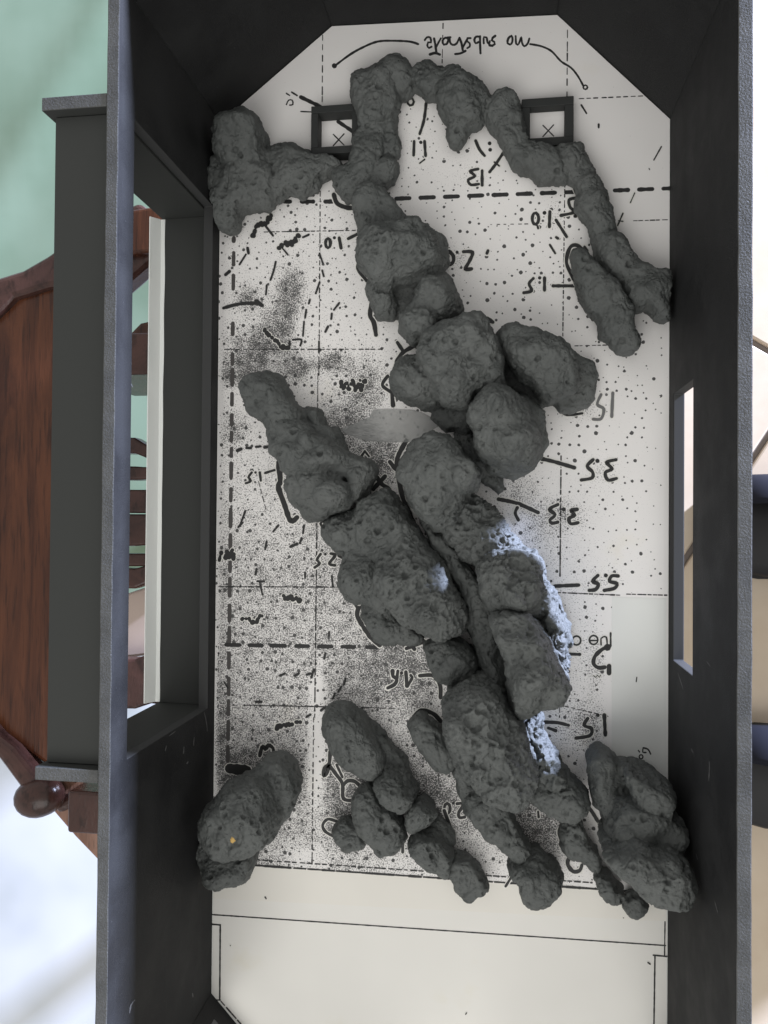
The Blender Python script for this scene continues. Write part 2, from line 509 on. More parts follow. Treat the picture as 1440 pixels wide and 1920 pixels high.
def blob(P, c, r, amp):
    q_ = at([c], 0)[0][:2]; rx = r[0] / 4.45; ry = r[1] / 4.45
    d = ((P[:, 0] - q_[0]) / rx) ** 2 + ((P[:, 1] - q_[1]) / ry) ** 2
    return amp * np.exp(-d)


reef = at([(400, 330), (500, 350), (620, 350), (690, 330), (740, 190), (780, 175), (880, 220), (930, 300), (1010, 330), (1075, 330), (1100, 420), (1150, 480), (1180, 560), (1253, 600), (1253, 1115), (1150, 1118), (1150, 1690), (390, 1640)], 0)[:, :2]


def toner(P):
    n = len(P); fine = np.zeros(n); dots = np.zeros(n); wash = np.zeros(n)
    ins = inside(reef, P); edge = np.clip(seg_dist(reef, P) / 5, 0, 1)
    k = np.where(ins, edge, 0)
    px_y = (128 - P[:, 1]) / 0.2247 + 430 - 0    # rough photo row
    px_x = (P[:, 0] + 121) / 0.2247 + 417
    lowf = np.clip((px_y - 780) / 320, 0, 1); left = np.clip((980 - px_x) / 330, 0, 1)
    fine = k * (0.27 + 0.35 * lowf * left + 0.20 * left)
    rightlow = np.clip((px_y - 820) / 250, 0, 1) * np.clip((px_x - 850) / 100, 0, 1)
    fine += k * rightlow * 0.22 * np.clip((1200 - px_x) / 120, 0.15, 1)
    dots = k * (0.80 + 0.25 * left + 0.2 * lowf * left)
    for c, r, a in [((545, 545), (26, 42), .75), ((465, 560), (30, 28), .5), ((480, 655), (62, 48), .55), ((525, 610), (28, 40), .6), ((625, 680), (26, 18), .9),
                    ((450, 700), (40, 26), .7), ((560, 690), (30, 26), .6), ((440, 800), (28, 45), .45), ((690, 720), (40, 60), .5), ((640, 800), (60, 60), .45), ((720, 860), (45, 45), .6),
                    ((975, 920), (40, 34), .36), ((1005, 990), (40, 55), .28), ((1130, 885), (30, 30), .35), ((1060, 965), (40, 28), .4), ((1135, 1095), (35, 25), .3),
                    ((760, 1260), (90, 70), .5), ((820, 1500), (110, 100), .5), ((1010, 1540), (60, 60), .55), ((480, 1440), (60, 30), .5), ((650, 1480), (40, 60), .4), ((860, 485), (30, 25), .35),
                    ((1040, 405), (22, 28), .4), ((1010, 530), (35, 20), .3), ((1090, 760), (40, 35), .4), ((1130, 1240), (35, 50), .4), ((1110, 1360), (50, 45), .45), ((410, 1380), (14, 70), .5)]:
        fine += k * blob(P, c, r, a)
    for c, r, a in [((595, 1420), (14, 90), -.75), ((595, 1290), (12, 30), -.6), ((575, 1610), (40, 25), -.35), ((500, 760), (60, 20), -.4), ((850, 400), (90, 40), -.15)]:
        fine += k * blob(P, c, r, a); dots += k * blob(P, c, r, a * .5)
    # faint smudges round the square tubes and on the bare margin
    for c, r, a in [((590, 170), (40, 40), .22), ((625, 250), (30, 30), .3), ((1025, 250), (45, 40), .22), ((570, 280), (14, 20), .3), ((1090, 240), (14, 40), .3), ((880, 330), (40, 30), .2), ((720, 60), (60, 20), .12)]:
        fine += blob(P, c, r, a)
    col = np.zeros((n, 4)); col[:, 0] = np.clip(fine, 0, 1.0); col[:, 1] = np.clip(dots, 0, 1.3); col[:, 2] = np.clip(wash, 0, 1); col[:, 3] = 1
    return col


plan = sheet('plan_sheet', plan_poly, ZP, M['plan'], 2.4, toner)
tag(plan, 'speckled photocopied plan with handwritten numbers, under the clay reef', 'plan')
low = sheet('plain_sheet', [(XL + 0.3, ed[0][1] + 22), (XR - 0.3, ed[1][1] + 22), (XR - 0.3, -204.0), (21.5, -249.5), (-77.5, -249.5), (XL + 0.3, -203.4)], 0.16, M['paper'], 12)
tag(low, 'white sheet with a few thin ruled lines at the near end of the tank', 'paper sheet')
s_ = at([(397, 1684), (1252, 1727)], 0)
st_ = sheet('paper_strip', [(XL + 0.5, ed[0][1] + 14), (XR - 0.6, ed[1][1] + 14), (XR - 0.6, s_[1][1]), (XL + 0.5, s_[0][1])], 0.32, M['strip'], 12)
tag(st_, 'narrow cream paper strip along the lower edge of the speckled plan', 'paper strip')
pt = at([(1147, 1119), (1249, 1122), (1249, 1560), (1146, 1560)], 0)
pa = sheet('paper_patch', [(p[0], p[1]) for p in pt], 0.72, M['patch'], 12)
tag(pa, 'blank pale grey paper patch against the right wall', 'paper patch')
pt = at([(1130, 690), (1251, 690), (1251, 795), (1130, 792)], 0)

# strokes: list of (part name, material, width in photo pixels, [points in photo pixels], closed)
def ell(cx, cy, rx, ry, n=10, a0=0.0):
    return [(cx + rx * math.cos(a0 + i * 2 * math.pi / n), cy + ry * math.sin(a0 + i * 2 * math.pi / n)) for i in range(n)]


def crop(x0, y0, s, pts):
    return [(x0 + x / s, y0 + y / s) for x, y in pts]


inkrng = random.Random(11)


def ribbon(strokes, z):
    """strokes [(width, pts, closed)] -> flat ink mesh on the paper"""
    V_, F_, Z_ = [], [], []
    for si, (wd, pts, cl) in enumerate(strokes):
        if len(pts) == 1:
            pts = ell(pts[0][0], pts[0][1], wd * 0.28, wd * 0.28, 7); wd = wd * 0.6; cl = True
        c = catmull(pts, cl, 3.0); n = len(c)
        if n < 2: continue
        d = np.zeros_like(c)
        if cl: d = np.roll(c, -1, 0) - np.roll(c, 1, 0)
        else:
            d[1:-1] = c[2:] - c[:-2]; d[0] = c[1] - c[0]; d[-1] = c[-1] - c[-2]
        d /= np.linalg.norm(d, axis=1)[:, None] + 1e-9
        nr = np.stack([-d[:, 1], d[:, 0]], 1)
        ph = inkrng.uniform(0, 99)
        wv = np.array([wd * 0.5 * (1 + 0.28 * mnoise.noise(Vector((i * 0.45, ph, 0)))) for i in range(n)])
        b0 = len(V_)
        L_ = c + nr * wv[:, None]; R2 = c - nr * wv[:, None]
        for i in range(n): V_.append(tuple(L_[i])); V_.append(tuple(R2[i]))
        for i in range(n if cl else n - 1):
            j = (i + 1) % n
            F_.append((b0 + 2 * i, b0 + 2 * j, b0 + 2 * j + 1, b0 + 2 * i + 1))
        if not cl:
            for e, sg in ((0, -1), (n - 1, 1)):
                k0 = len(V_)
                for t in range(1, 5):
                    a = math.pi * t / 5
                    p = c[e] + nr[e] * wv[e] * math.cos(a) + d[e] * sg * wv[e] * math.sin(a); V_.append(tuple(p))
                F_.append((b0 + 2 * e, k0, k0 + 1, k0 + 2, k0 + 3, b0 + 2 * e + 1))
        Z_ += [si * 0.003] * (len(V_) - b0)
    P = at(V_, z)
    P[:, 2] += np.array(Z_)
    return P, F_


def ink(name, strokes, parent, z=ZP + 0.1, mt=None, halo=0.0):
    mi = None
    P, F_ = ribbon(strokes, z)
    mts = [mt or M['ink'], M['paper']]; mi = [0] * len(F_)
    if halo:
        P2, F2 = ribbon([(wd * (0.6 if len(p_) == 1 else 1) + halo, p_ if len(p_) > 1 else [p_[0], (p_[0][0] + 0.5, p_[0][1])], cl) for wd, p_, cl in strokes], z - 0.03)
        P2[:, 2] = z - 0.03 + (P2[:, 2] - P2[:, 2].min()) * 0.15
        F_ = F_ + [tuple(i + len(P) for i in q_) for q_ in F2]; mi += [1] * len(F2); P = np.vstack([P, P2])
    o = obj(name, P, F_, mts, mi=mi)
    o.parent = parent
    bm = bmesh.new(); bm.from_mesh(o.data)
    for f_ in bm.faces:
        if f_.normal.z < 0: f_.normal_flip()
    bm.to_mesh(o.data); bm.free()
    return o


def st(wd, *pts): return (wd, list(pts), False)


def dash(x0, y0, x1, y1, wd, on, off, jit=0.3):
    out = []; L = math.hypot(x1 - x0, y1 - y0); s = 0
    while s < L:
        a = s + inkrng.uniform(-jit, jit) * off; b = min(a + on * inkrng.uniform(0.7, 1.2), L); a = max(a, 0)
        if b > a: out.append((wd * inkrng.uniform(0.7, 1.2), [(x0 + (x1 - x0) * a / L, y0 + (y1 - y0) * a / L), (x0 + (x1 - x0) * b / L, y0 + (y1 - y0) * b / L)], False))
        s += on + off
    return out


K1 = lambda *p: crop(780, 50, 6.26, p)
note = []
for w_, p, cl in [(3.6, K1((1170, 110), (1175, 200), (1195, 215), (1215, 180), (1235, 120), (1245, 190), (1270, 230), (1310, 200), (1330, 140)), False),
                  (4.4, K1((1120, 108), (1082, 140), (1075, 195), (1105, 212), (1130, 180), (1132, 130)), True),
                  (4.6, K1((930, 108), (900, 130), (890, 160), (920, 180), (925, 205), (895, 225), (865, 218)), False),
                  (4.0, K1((795, 195), (797, 122), (828, 127), (840, 185), (858, 208), (866, 170)), False),
                  (4.2, K1((745, 118), (705, 118), (685, 155), (700, 195), (735, 180)), False), (4.2, K1((752, 112), (752, 200), (757, 312)), False),
                  (4.0, K1((640, 135), (605, 135), (597, 168), (630, 195), (630, 235), (602, 252)), False),
                  (4.4, K1((510, 130), (535, 200), (548, 275)), False), (4.4, K1((460, 322), (520, 314), (580, 285)), False), (3.8, K1((605, 140), (570, 205), (545, 255)), False),
                  (4.0, K1((395, 135), (400, 185), (430, 215), (475, 200), (508, 132)), False),
                  (4.2, K1((345, 130), (312, 165), (325, 212), (360, 205), (378, 150)), True), (3.8, K1((365, 128), (405, 124)), False),
                  (4.4, K1((212, 140), (228, 220), (240, 315)), False), (5.0, K1((165, 326), (225, 310), (280, 328)), False), (3.8, K1((240, 235), (265, 185), (292, 138)), False),
                  (4.0, K1((103, 158), (130, 125), (168, 130), (176, 185), (142, 185), (132, 220), (152, 252), (182, 236)), False)]:
    note.append((w_, p, cl))
o = ink('handwritten_note', note, plan); o['label'] = 'handwritten words no substrate'
ink('leader_line', [st(4.2, (784, 82.6), (768, 78), (738, 76.5), (708, 78), (680, 89), (656, 102.5), (631, 121)), st(9, (627, 123.5))], plan)
ink('leader_line', [st(3.8, (994, 82.6), (1015.5, 87), (1034, 96), (1052, 115), (1070.5, 127), (1083, 142), (1093.5, 160.5)), (3.2, ell(1097.5, 163.6, 4, 4, 8), True)], plan)
# ruled and dashed lines of the plan
for ln in [dash(605, 66, 604, 197, 2.2, 12, 7), dash(830.7, 44, 829, 118, 2.0, 14, 9), dash(1064, 54, 1063, 185, 2.2, 16, 8), dash(1086, 185, 1205, 180, 2.0, 9, 5),
           dash(495, 435, 670, 432, 2.0, 8, 3), dash(420, 655, 715, 655, 2.0, 8, 4), dash(410, 1100, 642, 1101, 2.4, 12, 2), dash(457, 1322, 740, 1328, 2.2, 14, 3),
           dash(600.5, 345, 598, 710, 2.0, 8, 5), dash(596, 700, 594, 1005, 2.0, 10, 4), dash(594, 1000, 590, 1345, 2.4, 13, 4), dash(588, 1345, 585, 1625, 2.2, 9, 5),
           dash(1059, 345, 1055, 645, 2.2, 6, 4), dash(1052, 855, 1050, 1080, 2.6, 10, 3), dash(1187, 414, 1252, 412, 2.2, 8, 3), dash(920, 421, 1045, 419, 1.6, 5, 8),
           dash(1055, 649, 1140, 647, 1.8, 6, 5), dash(1045, 1111, 1162, 1116, 2.4, 8, 2), dash(1175, 1114, 1250, 1116, 2.6, 7, 3), dash(1050, 1322, 1140, 1343, 2.0, 8, 3),
           dash(478, 1612, 1110, 1655, 2.4, 9, 5), dash(1052, 1230, 1049, 1345, 2.0, 10, 6), dash(480, 885, 500, 960, 1.6, 10, 6), dash(410, 1210, 408, 1330, 1.6, 6, 8)]:
    ink('ruled_line', ln, plan)
ink('ruled_line', dash(470, 1622, 1250, 1676, 4.0, 30, -3), plan)
thick = []
x = 740.0
while x < 1245:
    if not (1085 < x < 1140):
        y = 372.5 - (x - 740) * 0.0375; thick.append(st(7.6, (x + 3, y), (x + 28, y - 1)))
    x += 45.5
for a, b in ((519, 547), (563, 590), (607, 626)): thick.append(st(7.8, (a + 3, 378), (b - 3, 378)))
for q_ in thick: ink('dash', [q_], plan)
dv_ = []
for a, b in ((443, 455), (471, 499), (514, 545), (603, 630), (661, 686), (690, 725), (735, 762), (775, 800), (808, 830), (838, 858), (866, 900), (914, 942), (952, 990), (1000, 1030), (1042, 1075),
             (1082, 1120), (1132, 1168), (1174, 1208), (1222, 1255), (1269, 1305), (1312, 1342), (1350, 1389), (1397, 1430)):
    xx = 438.5 - (a - 443) * 0.0116; dv_.append(st(7.2, (xx, a + 3), (xx - 0.4, b - 3)))
fi = mat('faded_ink', (0.075, 0.07, 0.068), 0.6, 0.3)
for q_ in dv_: ink('dash', [q_], plan, mt=fi)
for a, b in ((421, 452), (464, 494), (505, 537), (552, 581), (595, 625), (639, 667), (685, 712)): ink('dash', [st(7.4, (a + 3, 1209 + (a - 421) * 0.017), (b - 3, 1209 + (b - 421) * 0.017))], plan, ZP + 0.12)


def num(label, strokes, parent=plan, z=ZP + 0.16, mt=None):
    o = ink('handwritten_number', strokes, parent, z, mt, halo=3.2); o['label'] = label; return o


num('number 11', [st(5.6, (776.5, 265), (775.6, 291)), st(5.6, (796, 265), (798, 292)), st(6, (789, 267)), st(5.6, (799, 194), (795, 225), (787, 251)), st(3, (787, 306), (796, 299)), (4.5, ell(770, 191, 6, 7, 7), True)])
num('number 13', [st(6, (904, 320), (904, 347)), (5.4, crop(820, 20, 3.273, [(250, 972), (200, 985), (232, 1015), (190, 1038), (205, 1068), (255, 1064)]), False), st(5.6, (944, 286), (930, 307), (918, 322.5)), st(3.6, (927, 304), (936, 311)),
                  st(6, (892, 264), (899, 280), (908.6, 292)), st(6.5, (918, 269)), st(6.5, (919, 281))])
num('number 1.0 on the right', [st(6.4, (1031, 397), (1030, 425)), st(6.6, (1021, 399)), (6.2, ell(1004, 410, 6, 11, 9), True), st(4, (1008, 424), (1009, 428)), st(5.8, (1042.5, 412.5), (1062.5, 444)), st(4, (1031, 459), (1041, 475)),
                                st(6.2, (1082, 371), (1067, 375), (1070, 390), (1081, 397), (1052, 404)), st(7, (1079, 405)), st(6, (1075, 348), (1080, 362))])
num('number 1.5 by the spindle', [st(6.2, (1021, 521), (1021, 544)), st(6, (1012, 521)), st(6, (1000, 522), (992, 532), (997, 545), (982, 549)), st(6.6, (1037, 536), (1082, 536))])
num('number 2.0 by the upper boulder', [st(6.6, (869, 472), (886, 473), (880, 490), (872, 505), (884, 504)), st(5.6, (857, 473)), st(6.6, (842, 471), (850, 480), (849, 492), (838, 498))])
num('number 1.0 on the left', [(6, ell(615, 456, 4.6, 9, 8), True), st(6, (636, 446), (639.5, 465)), st(5.4, (627, 446)), st(6, (653, 447.5), (672, 438))])
num('number 1.5 on the left', [st(5, (487, 886), (489, 901)), st(4.5, (479, 886)), st(5, (472, 886), (466, 895), (471, 902), (461, 906)), st(4.6, (497, 887), (517, 881), (535, 880))])
num('number 2.5', [st(5.6, (620, 1038), (629, 1041), (617, 1057), (628, 1060)), st(5, (610, 1039)), st(5.6, (601, 1039), (594, 1050), (600, 1056), (590, 1064)), st(6, (635, 1042), (643, 1046))])
num('number 4.5', [st(7, (761, 1260), (763, 1286)), st(6, (764, 1287), (773, 1270), (770, 1266)), st(7.4, (736, 1258), (737, 1268), (744, 1273), (740, 1283), (727, 1290)), st(6, (746, 1258), (744, 1272)), st(6, (753, 1262)), st(7.4, (787, 1267), (812, 1267), (825, 1285), (826, 1308))])
num('number 3.5', [st(6.6, (1155, 862), (1137, 867), (1148, 879), (1135, 886), (1140, 900), (1156, 897)), st(7.5, (1120, 864)), st(6.6, (1112, 862), (1101, 874), (1111, 885), (1110, 896), (1090, 900)), st(7.4, (1010, 859), (1040, 866), (1077, 877))])
num('number 3.3', [st(6.8, (1082, 955), (1070, 957), (1078, 966), (1067, 972), (1070, 982), (1084, 980)), st(7.4, (1057, 955)), st(6.8, (1046, 946), (1030, 955), (1041, 965), (1031, 975), (1035, 981), (1046, 979)), st(7.8, (935, 936), (970, 944), (1009, 961))])
num('number 5.5', [st(6.8, (1159, 1080), (1147, 1080), (1143, 1090), (1157, 1094), (1152, 1103), (1133, 1107)), st(6.8, (1121, 1079), (1111, 1090), (1122, 1095), (1117, 1105), (1105, 1107)), st(7, (1136, 1079)), st(7, (1040, 1099), (1085, 1097))])
num('number 1.5 at the lower right', [st(7, (1133, 1341), (1135, 1378)), st(6.4, (1121, 1341)), st(6.6, (1102, 1347), (1095, 1360), (1109, 1366), (1106, 1379), (1080, 1384)), st(6.6, (1020, 1354), (1045, 1355), (1066, 1360))])
num('number 2.0 at the bottom', [st(6.2, (857, 1507), (870, 1507), (860, 1524), (862, 1533), (871, 1532)), st(5.4, (850, 1506)), (6, ell(838.5, 1516, 5.4, 10, 8), True)])
num('faint number 1.5', [st(6, (1149, 737), (1147, 781)), st(5.6, (1127, 740), (1120, 758), (1132, 767), (1127, 785), (1112, 786)), st(5, (1137, 740))], mt=M['ink_grey'])
num('printed letters line o', [(3.4, ell(1081, 1201, 8, 8.5, 12), True), (3.4, ell(1113, 1200, 8, 8.5, 12), True), st(3, (1106, 1201), (1120, 1201)), st(3.2, (1127, 1209), (1127, 1197), (1131, 1194), (1137, 1195), (1138.5, 1209)), st(3.6, (1145, 1187), (1145, 1211)), (3.4, ell(1064, 1200, 6, 8.5, 10), True)])
num('cut off letter C', [st(7.6, (1142, 1213), (1130, 1217), (1116, 1230), (1113, 1244), (1122, 1252), (1134, 1251)), st(12, (1139, 1214)), st(9, (1142, 1249), (1142, 1262)), st(6, (1049, 1226), (1087, 1227)), st(2, (1113, 1267), (1117, 1270), (1120, 1266), (1124, 1270), (1126, 1266))])
# marker outlines round the clay and blotted notes
outl = [
    st(7, (564, 182), (601, 200)), st(2.4, (564, 209), (586, 210)), st(3, (547, 173), (557, 179)), st(2.6, (537, 175), (543, 179)), st(2.6, (537, 196), (541, 188), (548, 188), (549, 196), (543, 197)),
    st(7, (634, 228), (665, 249)), st(3.2, (1090, 197), (1099.6, 212.5)), st(4, (1122.5, 233), (1122.5, 239)), st(2.6, (1240, 275), (1226, 300)), st(2, (1217, 316), (1218, 318)), st(2.4, (1190, 362), (1182, 380)), st(3, (1168, 400), (1158, 423)), st(2.4, (1160, 414), (1168, 415)),
    st(7, (1097, 472), (1082, 460), (1069, 464), (1062, 490), (1070, 512), (1080, 532), (1090, 557)), st(6, (1096, 463), (1101, 470)),
    st(8.5, (626, 365), (633, 382), (655, 390), (672, 387)), st(7, (677, 484), (671, 503), (688, 527)), st(8.5, (697, 567), (694, 591), (701, 605), (705, 628)),
    st(8, (737, 760), (735, 730), (740, 705), (745, 676), (757, 660), (778, 648)), st(6.5, (745, 642), (757, 660)), st(6.5, (727, 705), (717, 722), (733, 735)),
    st(9, (762, 826), (745, 860), (747, 892), (755, 932), (767, 960), (777, 985)), st(8, (731, 866), (742, 880)),
    st(10, (522, 867), (525, 892), (525, 905), (522, 914), (533, 945), (545, 977), (557, 970)), st(8, (707, 895), (715, 907), (730, 917)), st(8, (722, 893), (700, 917)), st(5, (684, 846), (676, 858)), st(4, (684, 846), (692, 856)),
    (5, ell(607, 982, 6, 5, 8), True), st(8.5, (672, 1140), (670, 1155), (682, 1177), (695, 1195), (712, 1210)), st(5, (664, 1128), (672, 1141), (686, 1127)),
    st(8, (755, 1195), (777, 1217)), st(7, (797, 1203), (762, 1216)), st(8, (793, 1200), (806, 1230)),
    st(7, (619, 1409), (617, 1432), (608, 1440), (607, 1455), (614.6, 1447), (617, 1436), (631, 1453), (642, 1470), (644, 1497), (662, 1501)), st(7, (644, 1472), (652, 1464), (664.6, 1465), (674, 1473)), st(5, (631, 1434), (642, 1457)),
    st(6, (631, 1540), (614.6, 1536), (605, 1547), (610, 1559), (625, 1568)), st(5, (723, 1601), (737.5, 1596)), st(6, (755, 1580), (755, 1598)),
    st(20, (431, 1441), (462, 1445)), st(7, (487, 1417), (492, 1399), (498, 1405.5), (503, 1397), (512, 1403), (514, 1414), (525.5, 1419), (537, 1416)),
    st(7.5, (1075, 1609), (1066, 1611), (1065, 1622), (1075, 1634), (1087, 1632), (1091, 1622)), st(5, (1009, 1522), (1010, 1532)), st(6, (1052, 1548), (1048, 1562), (1056, 1585)),
    st(8, (776, 1344), (790, 1332), (812, 1338), (826, 1352)), st(7, (1025, 1395), (1038, 1404), (1049, 1420)), st(7, (1100, 1509), (1110, 1522), (1121, 1540)), st(5, (1040, 757), (1060, 777), (1092, 775)),
    st(10, (722, 1478), (729, 1490)), st(5, (958, 1646), (948, 1662)), st(7, (690, 1500), (680, 1515)), st(7, (833, 1520), (846, 1556)), st(6, (1042, 1370), (1028, 1365)), st(6, (915, 470), (913, 475)),
    st(6, (970, 952), (966, 962), (972, 975)), st(8, (905, 215), (897, 228)), st(5, (1046, 447), (1043, 445)), st(7, (887, 605), (893, 609)), st(8, (913, 598), (924, 604)),
]
blot = [
    st(10, (473, 443), (480, 426), (497, 418), (508, 406)), st(9, (524, 467), (535, 457), (546, 457), (559, 445)), st(4, (568, 445), (579, 440)), st(4, (517, 491), (513, 508), (507, 525)), st(4, (500, 535), (498.5, 552)), st(3.6, (599, 475), (605, 493)), st(4, (604, 507), (607, 518)),
    st(4, (599, 530), (592, 550)), st(4, (581, 562), (579, 569)), st(4, (574, 581), (572, 596)), st(3.4, (570, 603), (568, 630)), st(4, (636, 568), (626, 581)), st(4.4, (622, 588), (621, 598)), st(4.4, (615, 612), (610, 622)), st(3.6, (598, 640), (598, 661)), st(3.6, (461, 477), (449, 496)),
    st(6, (419, 577.5), (449, 570), (480, 569), (492, 573)), st(7, (480, 564), (490, 572)), st(9, (497, 618), (504, 630), (517, 637), (526, 649), (541, 654)), st(5, (543, 640), (543, 647)), st(4, (549, 637), (565, 637), (563, 648)),
    (8, crop(400, 680, 4, [(960, 150), (970, 190), (1000, 150), (1020, 190), (1050, 140), (1070, 200), (1100, 140), (1110, 190), (1140, 130)]), False),
    st(8, (415, 1036), (412, 1047)), st(9, (422, 1048), (425, 1035), (430, 1048), (435, 1034), (437, 1046)), st(10, (531, 1119), (540, 1124), (550, 1121), (564, 1127)), st(9, (455, 1160), (468, 1160), (477, 1166), (490, 1154)),
    st(3.4, (482, 1090), (495, 1090)), st(3.6, (487, 1092), (492, 1115)), st(10, (520, 1364), (537, 1358), (548, 1358), (562, 1353)), st(6, (445, 845), (452, 842)), st(5, (462, 840), (470, 840)), st(5, (480, 838), (488, 837)), st(6, (496, 839), (506, 837)),
    st(4, (455, 980), (447, 988)), st(4, (460, 958), (450, 985)), st(4, (500, 1015), (497, 1030)), st(4, (522, 985), (512, 997)), st(5, (545, 1025), (557, 1020)), st(4, (570, 985), (568, 1000)), st(4, (566, 1010), (562, 1018)), st(4, (481, 1067), (479, 1077)), st(4, (572, 1074), (572, 1084)), st(4, (622, 1080), (624, 1100)), st(4, (617, 1185), (617, 1193)),
    st(4.6, (525, 1267), (534, 1263)), st(4.6, (553, 1267), (560, 1263)), st(4.6, (575, 1265), (582, 1263)), st(5, (588, 1256), (584, 1270)), st(4, (610, 1225), (608, 1235)), st(4, (640, 1287), (634, 1297)), st(4, (648, 1272), (645, 1283)), st(4, (628, 1300), (624, 1310)), st(5, (602, 1332), (610, 1326)), st(5, (575, 1344), (582, 1340)), st(3, (420, 1278), (427, 1290)), st(5, (480, 1316), (490, 1316)),
    st(5.5, (540, 360), (538, 365)), st(4, (495, 420), (512, 442)), st(3, (540, 478), (530, 466)), st(5, (466, 475), (464, 465)), st(6, (423, 515), (430, 509)),
]
def smudge(sv):
    out = []
    for wd, pts, cl in sv:
        if wd < 8: out.append((wd, pts, cl)); continue
        c = catmull(pts, False, 5.0)
        for p in c: out.append((wd * inkrng.uniform(0.65, 1.1), [(p[0] + inkrng.uniform(-2, 2), p[1] + inkrng.uniform(-2.5, 2.5)), (p[0] + inkrng.uniform(-1, 1), p[1] + inkrng.uniform(-4, 4))], False))
    return out


blot = [smudge([q_]) for q_ in blot]
for i, s0_ in enumerate(outl): ink('marker_stroke', [s0_], plan, ZP + 0.2 + 0.0012 * i, halo=3.4 if s0_[1][0][1] > 360 else 0)
for i, q_ in enumerate(blot): ink('blotted_note', q_, plan, ZP + 0.30 + 0.0015 * i, halo=2.6 if len(q_) > 1 else 0)
for cx, cy in ((635, 262), (1028, 245)):
    ink('cross_mark', [st(2.4, (cx - 10, cy - 10), (cx + 10, cy + 10)), st(2.4, (cx - 10, cy + 11), (cx + 10, cy - 11))], plan)
# ruled lines on the white sheet and the note on the blank patch
ink('ruled_line', [st(2.4, (398, 1715), (820, 1744), (1248, 1773))], low, 0.26)
ink('ruled_line', [st(3.0, (397, 1733), (413, 1734.5)), st(3.0, (413, 1734), (412, 1875)), st(2.4, (404, 1875), (413, 1875))], low, 0.27)
ink('ruled_line', [st(2.4, (1247, 1715), (1246, 1793)), st(3, (1225, 1791), (1250, 1793.5)), st(3, (1228, 1793), (1227, 1860), (1226, 1930))], low, 0.28)
ink('dashed_line', dash(414, 1877, 462, 1932, 2.6, 11, 5, 0.1), low, 0.29)
ink('stray_speck', [st(3, (497, 1682), (499, 1685)), st(2, (432, 1773))], low, 0.42)
ink('stray_speck', [st(2.4, (1215, 1805), (1219, 1808)), st(2.2, (873, 1902), (875, 1899)), st(2, (1169, 1721))], low, 0.42)
ink('handwritten_number', [st(2.8, (1206, 1402), (1215, 1405), (1220, 1414)), st(2.6, (1206, 1402), (1205, 1410), (1211, 1411)), (2.6, ell(1202, 1419, 3.6, 4, 8), True), st(2.6, (1197, 1407), (1199, 1410)), st(2.8, (1205, 1432), (1211, 1442), (1215, 1459))], pa, 0.84)
ink('stray_speck', [st(2.2, (1194, 1270), (1193, 1278))], pa, 0.84)

# a piece of clear adhesive tape
tp = mat('clear_tape', (0.36, 0.37, 0.36), 0.6, 0.3)
b = tp.node_tree.nodes['Principled BSDF']; b.inputs['Alpha'].default_value = 0.52
tpoly = [(640, 807), (665, 795), (693, 782), (700, 769), (735, 767), (778, 770), (806, 781), (826, 795), (802, 812), (776, 828), (730, 829), (690, 827), (660, 818)]
tpoly = catmull(tpoly, True, 9)
tpp = at(tpoly, 0)[:, :2]
o = sheet('tape_piece', tpp, ZP + 0.4, tp, 3.0, None, 0.1)
tag(o, 'translucent strip of clear tape between the two clay ridges', 'tape')

# ------------------------------------------------------------------ the two square tubes
def tube(lo_in, hi_in, hgt, th, label):
    (x0, y0), (x1, y1) = lo_in, hi_in
    t = thing('square_tube', label, 'tube', ((x0 + x1) / 2, (y0 + y1) / 2, ZP))
    bs = ((x0 + x1) / 2, (y0 + y1) / 2, ZP)
    tm_ = mat('charcoal_card', (0.032, 0.034, 0.033), 0.65, 0.3)
    for a, b_ in (((x0 - th, y1), (x1 + th, y1 + th)), ((x0 - th, y0 - th), (x1 + th, y0)), ((x0 - th, y0 + .02), (x0, y1 - .02)), ((x1, y0 + .02), (x1 + th, y1 - .02))):
        o = box('tube_side', (a[0], a[1], ZP + 0.25), (b_[0], b_[1], ZP + hgt + (0 if b_[1] - a[1] > th * 2 else .05)), tm_, t, bs); bevel(o, 0.25)
    return t


tube((-76.8, 157.2), (-62.4, 171.6), 7.5, 3.0, 'small open square tube half buried at the left leg of the arch')
tube((10.8, 156.4), (24.7, 169.2), 5.5, 3.4, 'small open square tube inside the right hand bend of the arch')


# ------------------------------------------------------------------ clay rocks
def inflate(poly, g=1.0):
    """smooth domed height over a traced outline (0 at the rim, 1 at the crown)"""
    x0, y0 = poly.min(0) - 2 * g; x1, y1 = poly.max(0) + 2 * g
    nx, ny = int((x1 - x0) / g) + 2, int((y1 - y0) / g) + 2
    X, Y = np.meshgrid(x0 + np.arange(nx) * g, y0 + np.arange(ny) * g)
    msk = inside(poly, np.stack([X.ravel(), Y.ravel()], 1)).reshape(ny, nx)
    u = np.zeros((ny, nx))
    it = int(6 * max(nx, ny) + 120)
    for _ in range(it):
        a = u.copy(); a[1:-1, 1:-1] = 0.25 * (u[:-2, 1:-1] + u[2:, 1:-1] + u[1:-1, :-2] + u[1:-1, 2:] + g * g); u = np.where(msk, a, 0)
    return x0, y0, g, u / max(u.max(), 1e-9)


def sample(grid, P):
    x0, y0, g, u = grid
    fx = np.clip((P[:, 0] - x0) / g, 0, u.shape[1] - 1.001); fy = np.clip((P[:, 1] - y0) / g, 0, u.shape[0] - 1.001)
    i, j = fx.astype(int), fy.astype(int); a, b_ = fx - i, fy - j
    return (u[j, i] * (1 - a) + u[j, i + 1] * a) * (1 - b_) + (u[j + 1, i] * (1 - a) + u[j + 1, i + 1] * a) * b_


ROCK_BVH = {}
seed_n = [0]


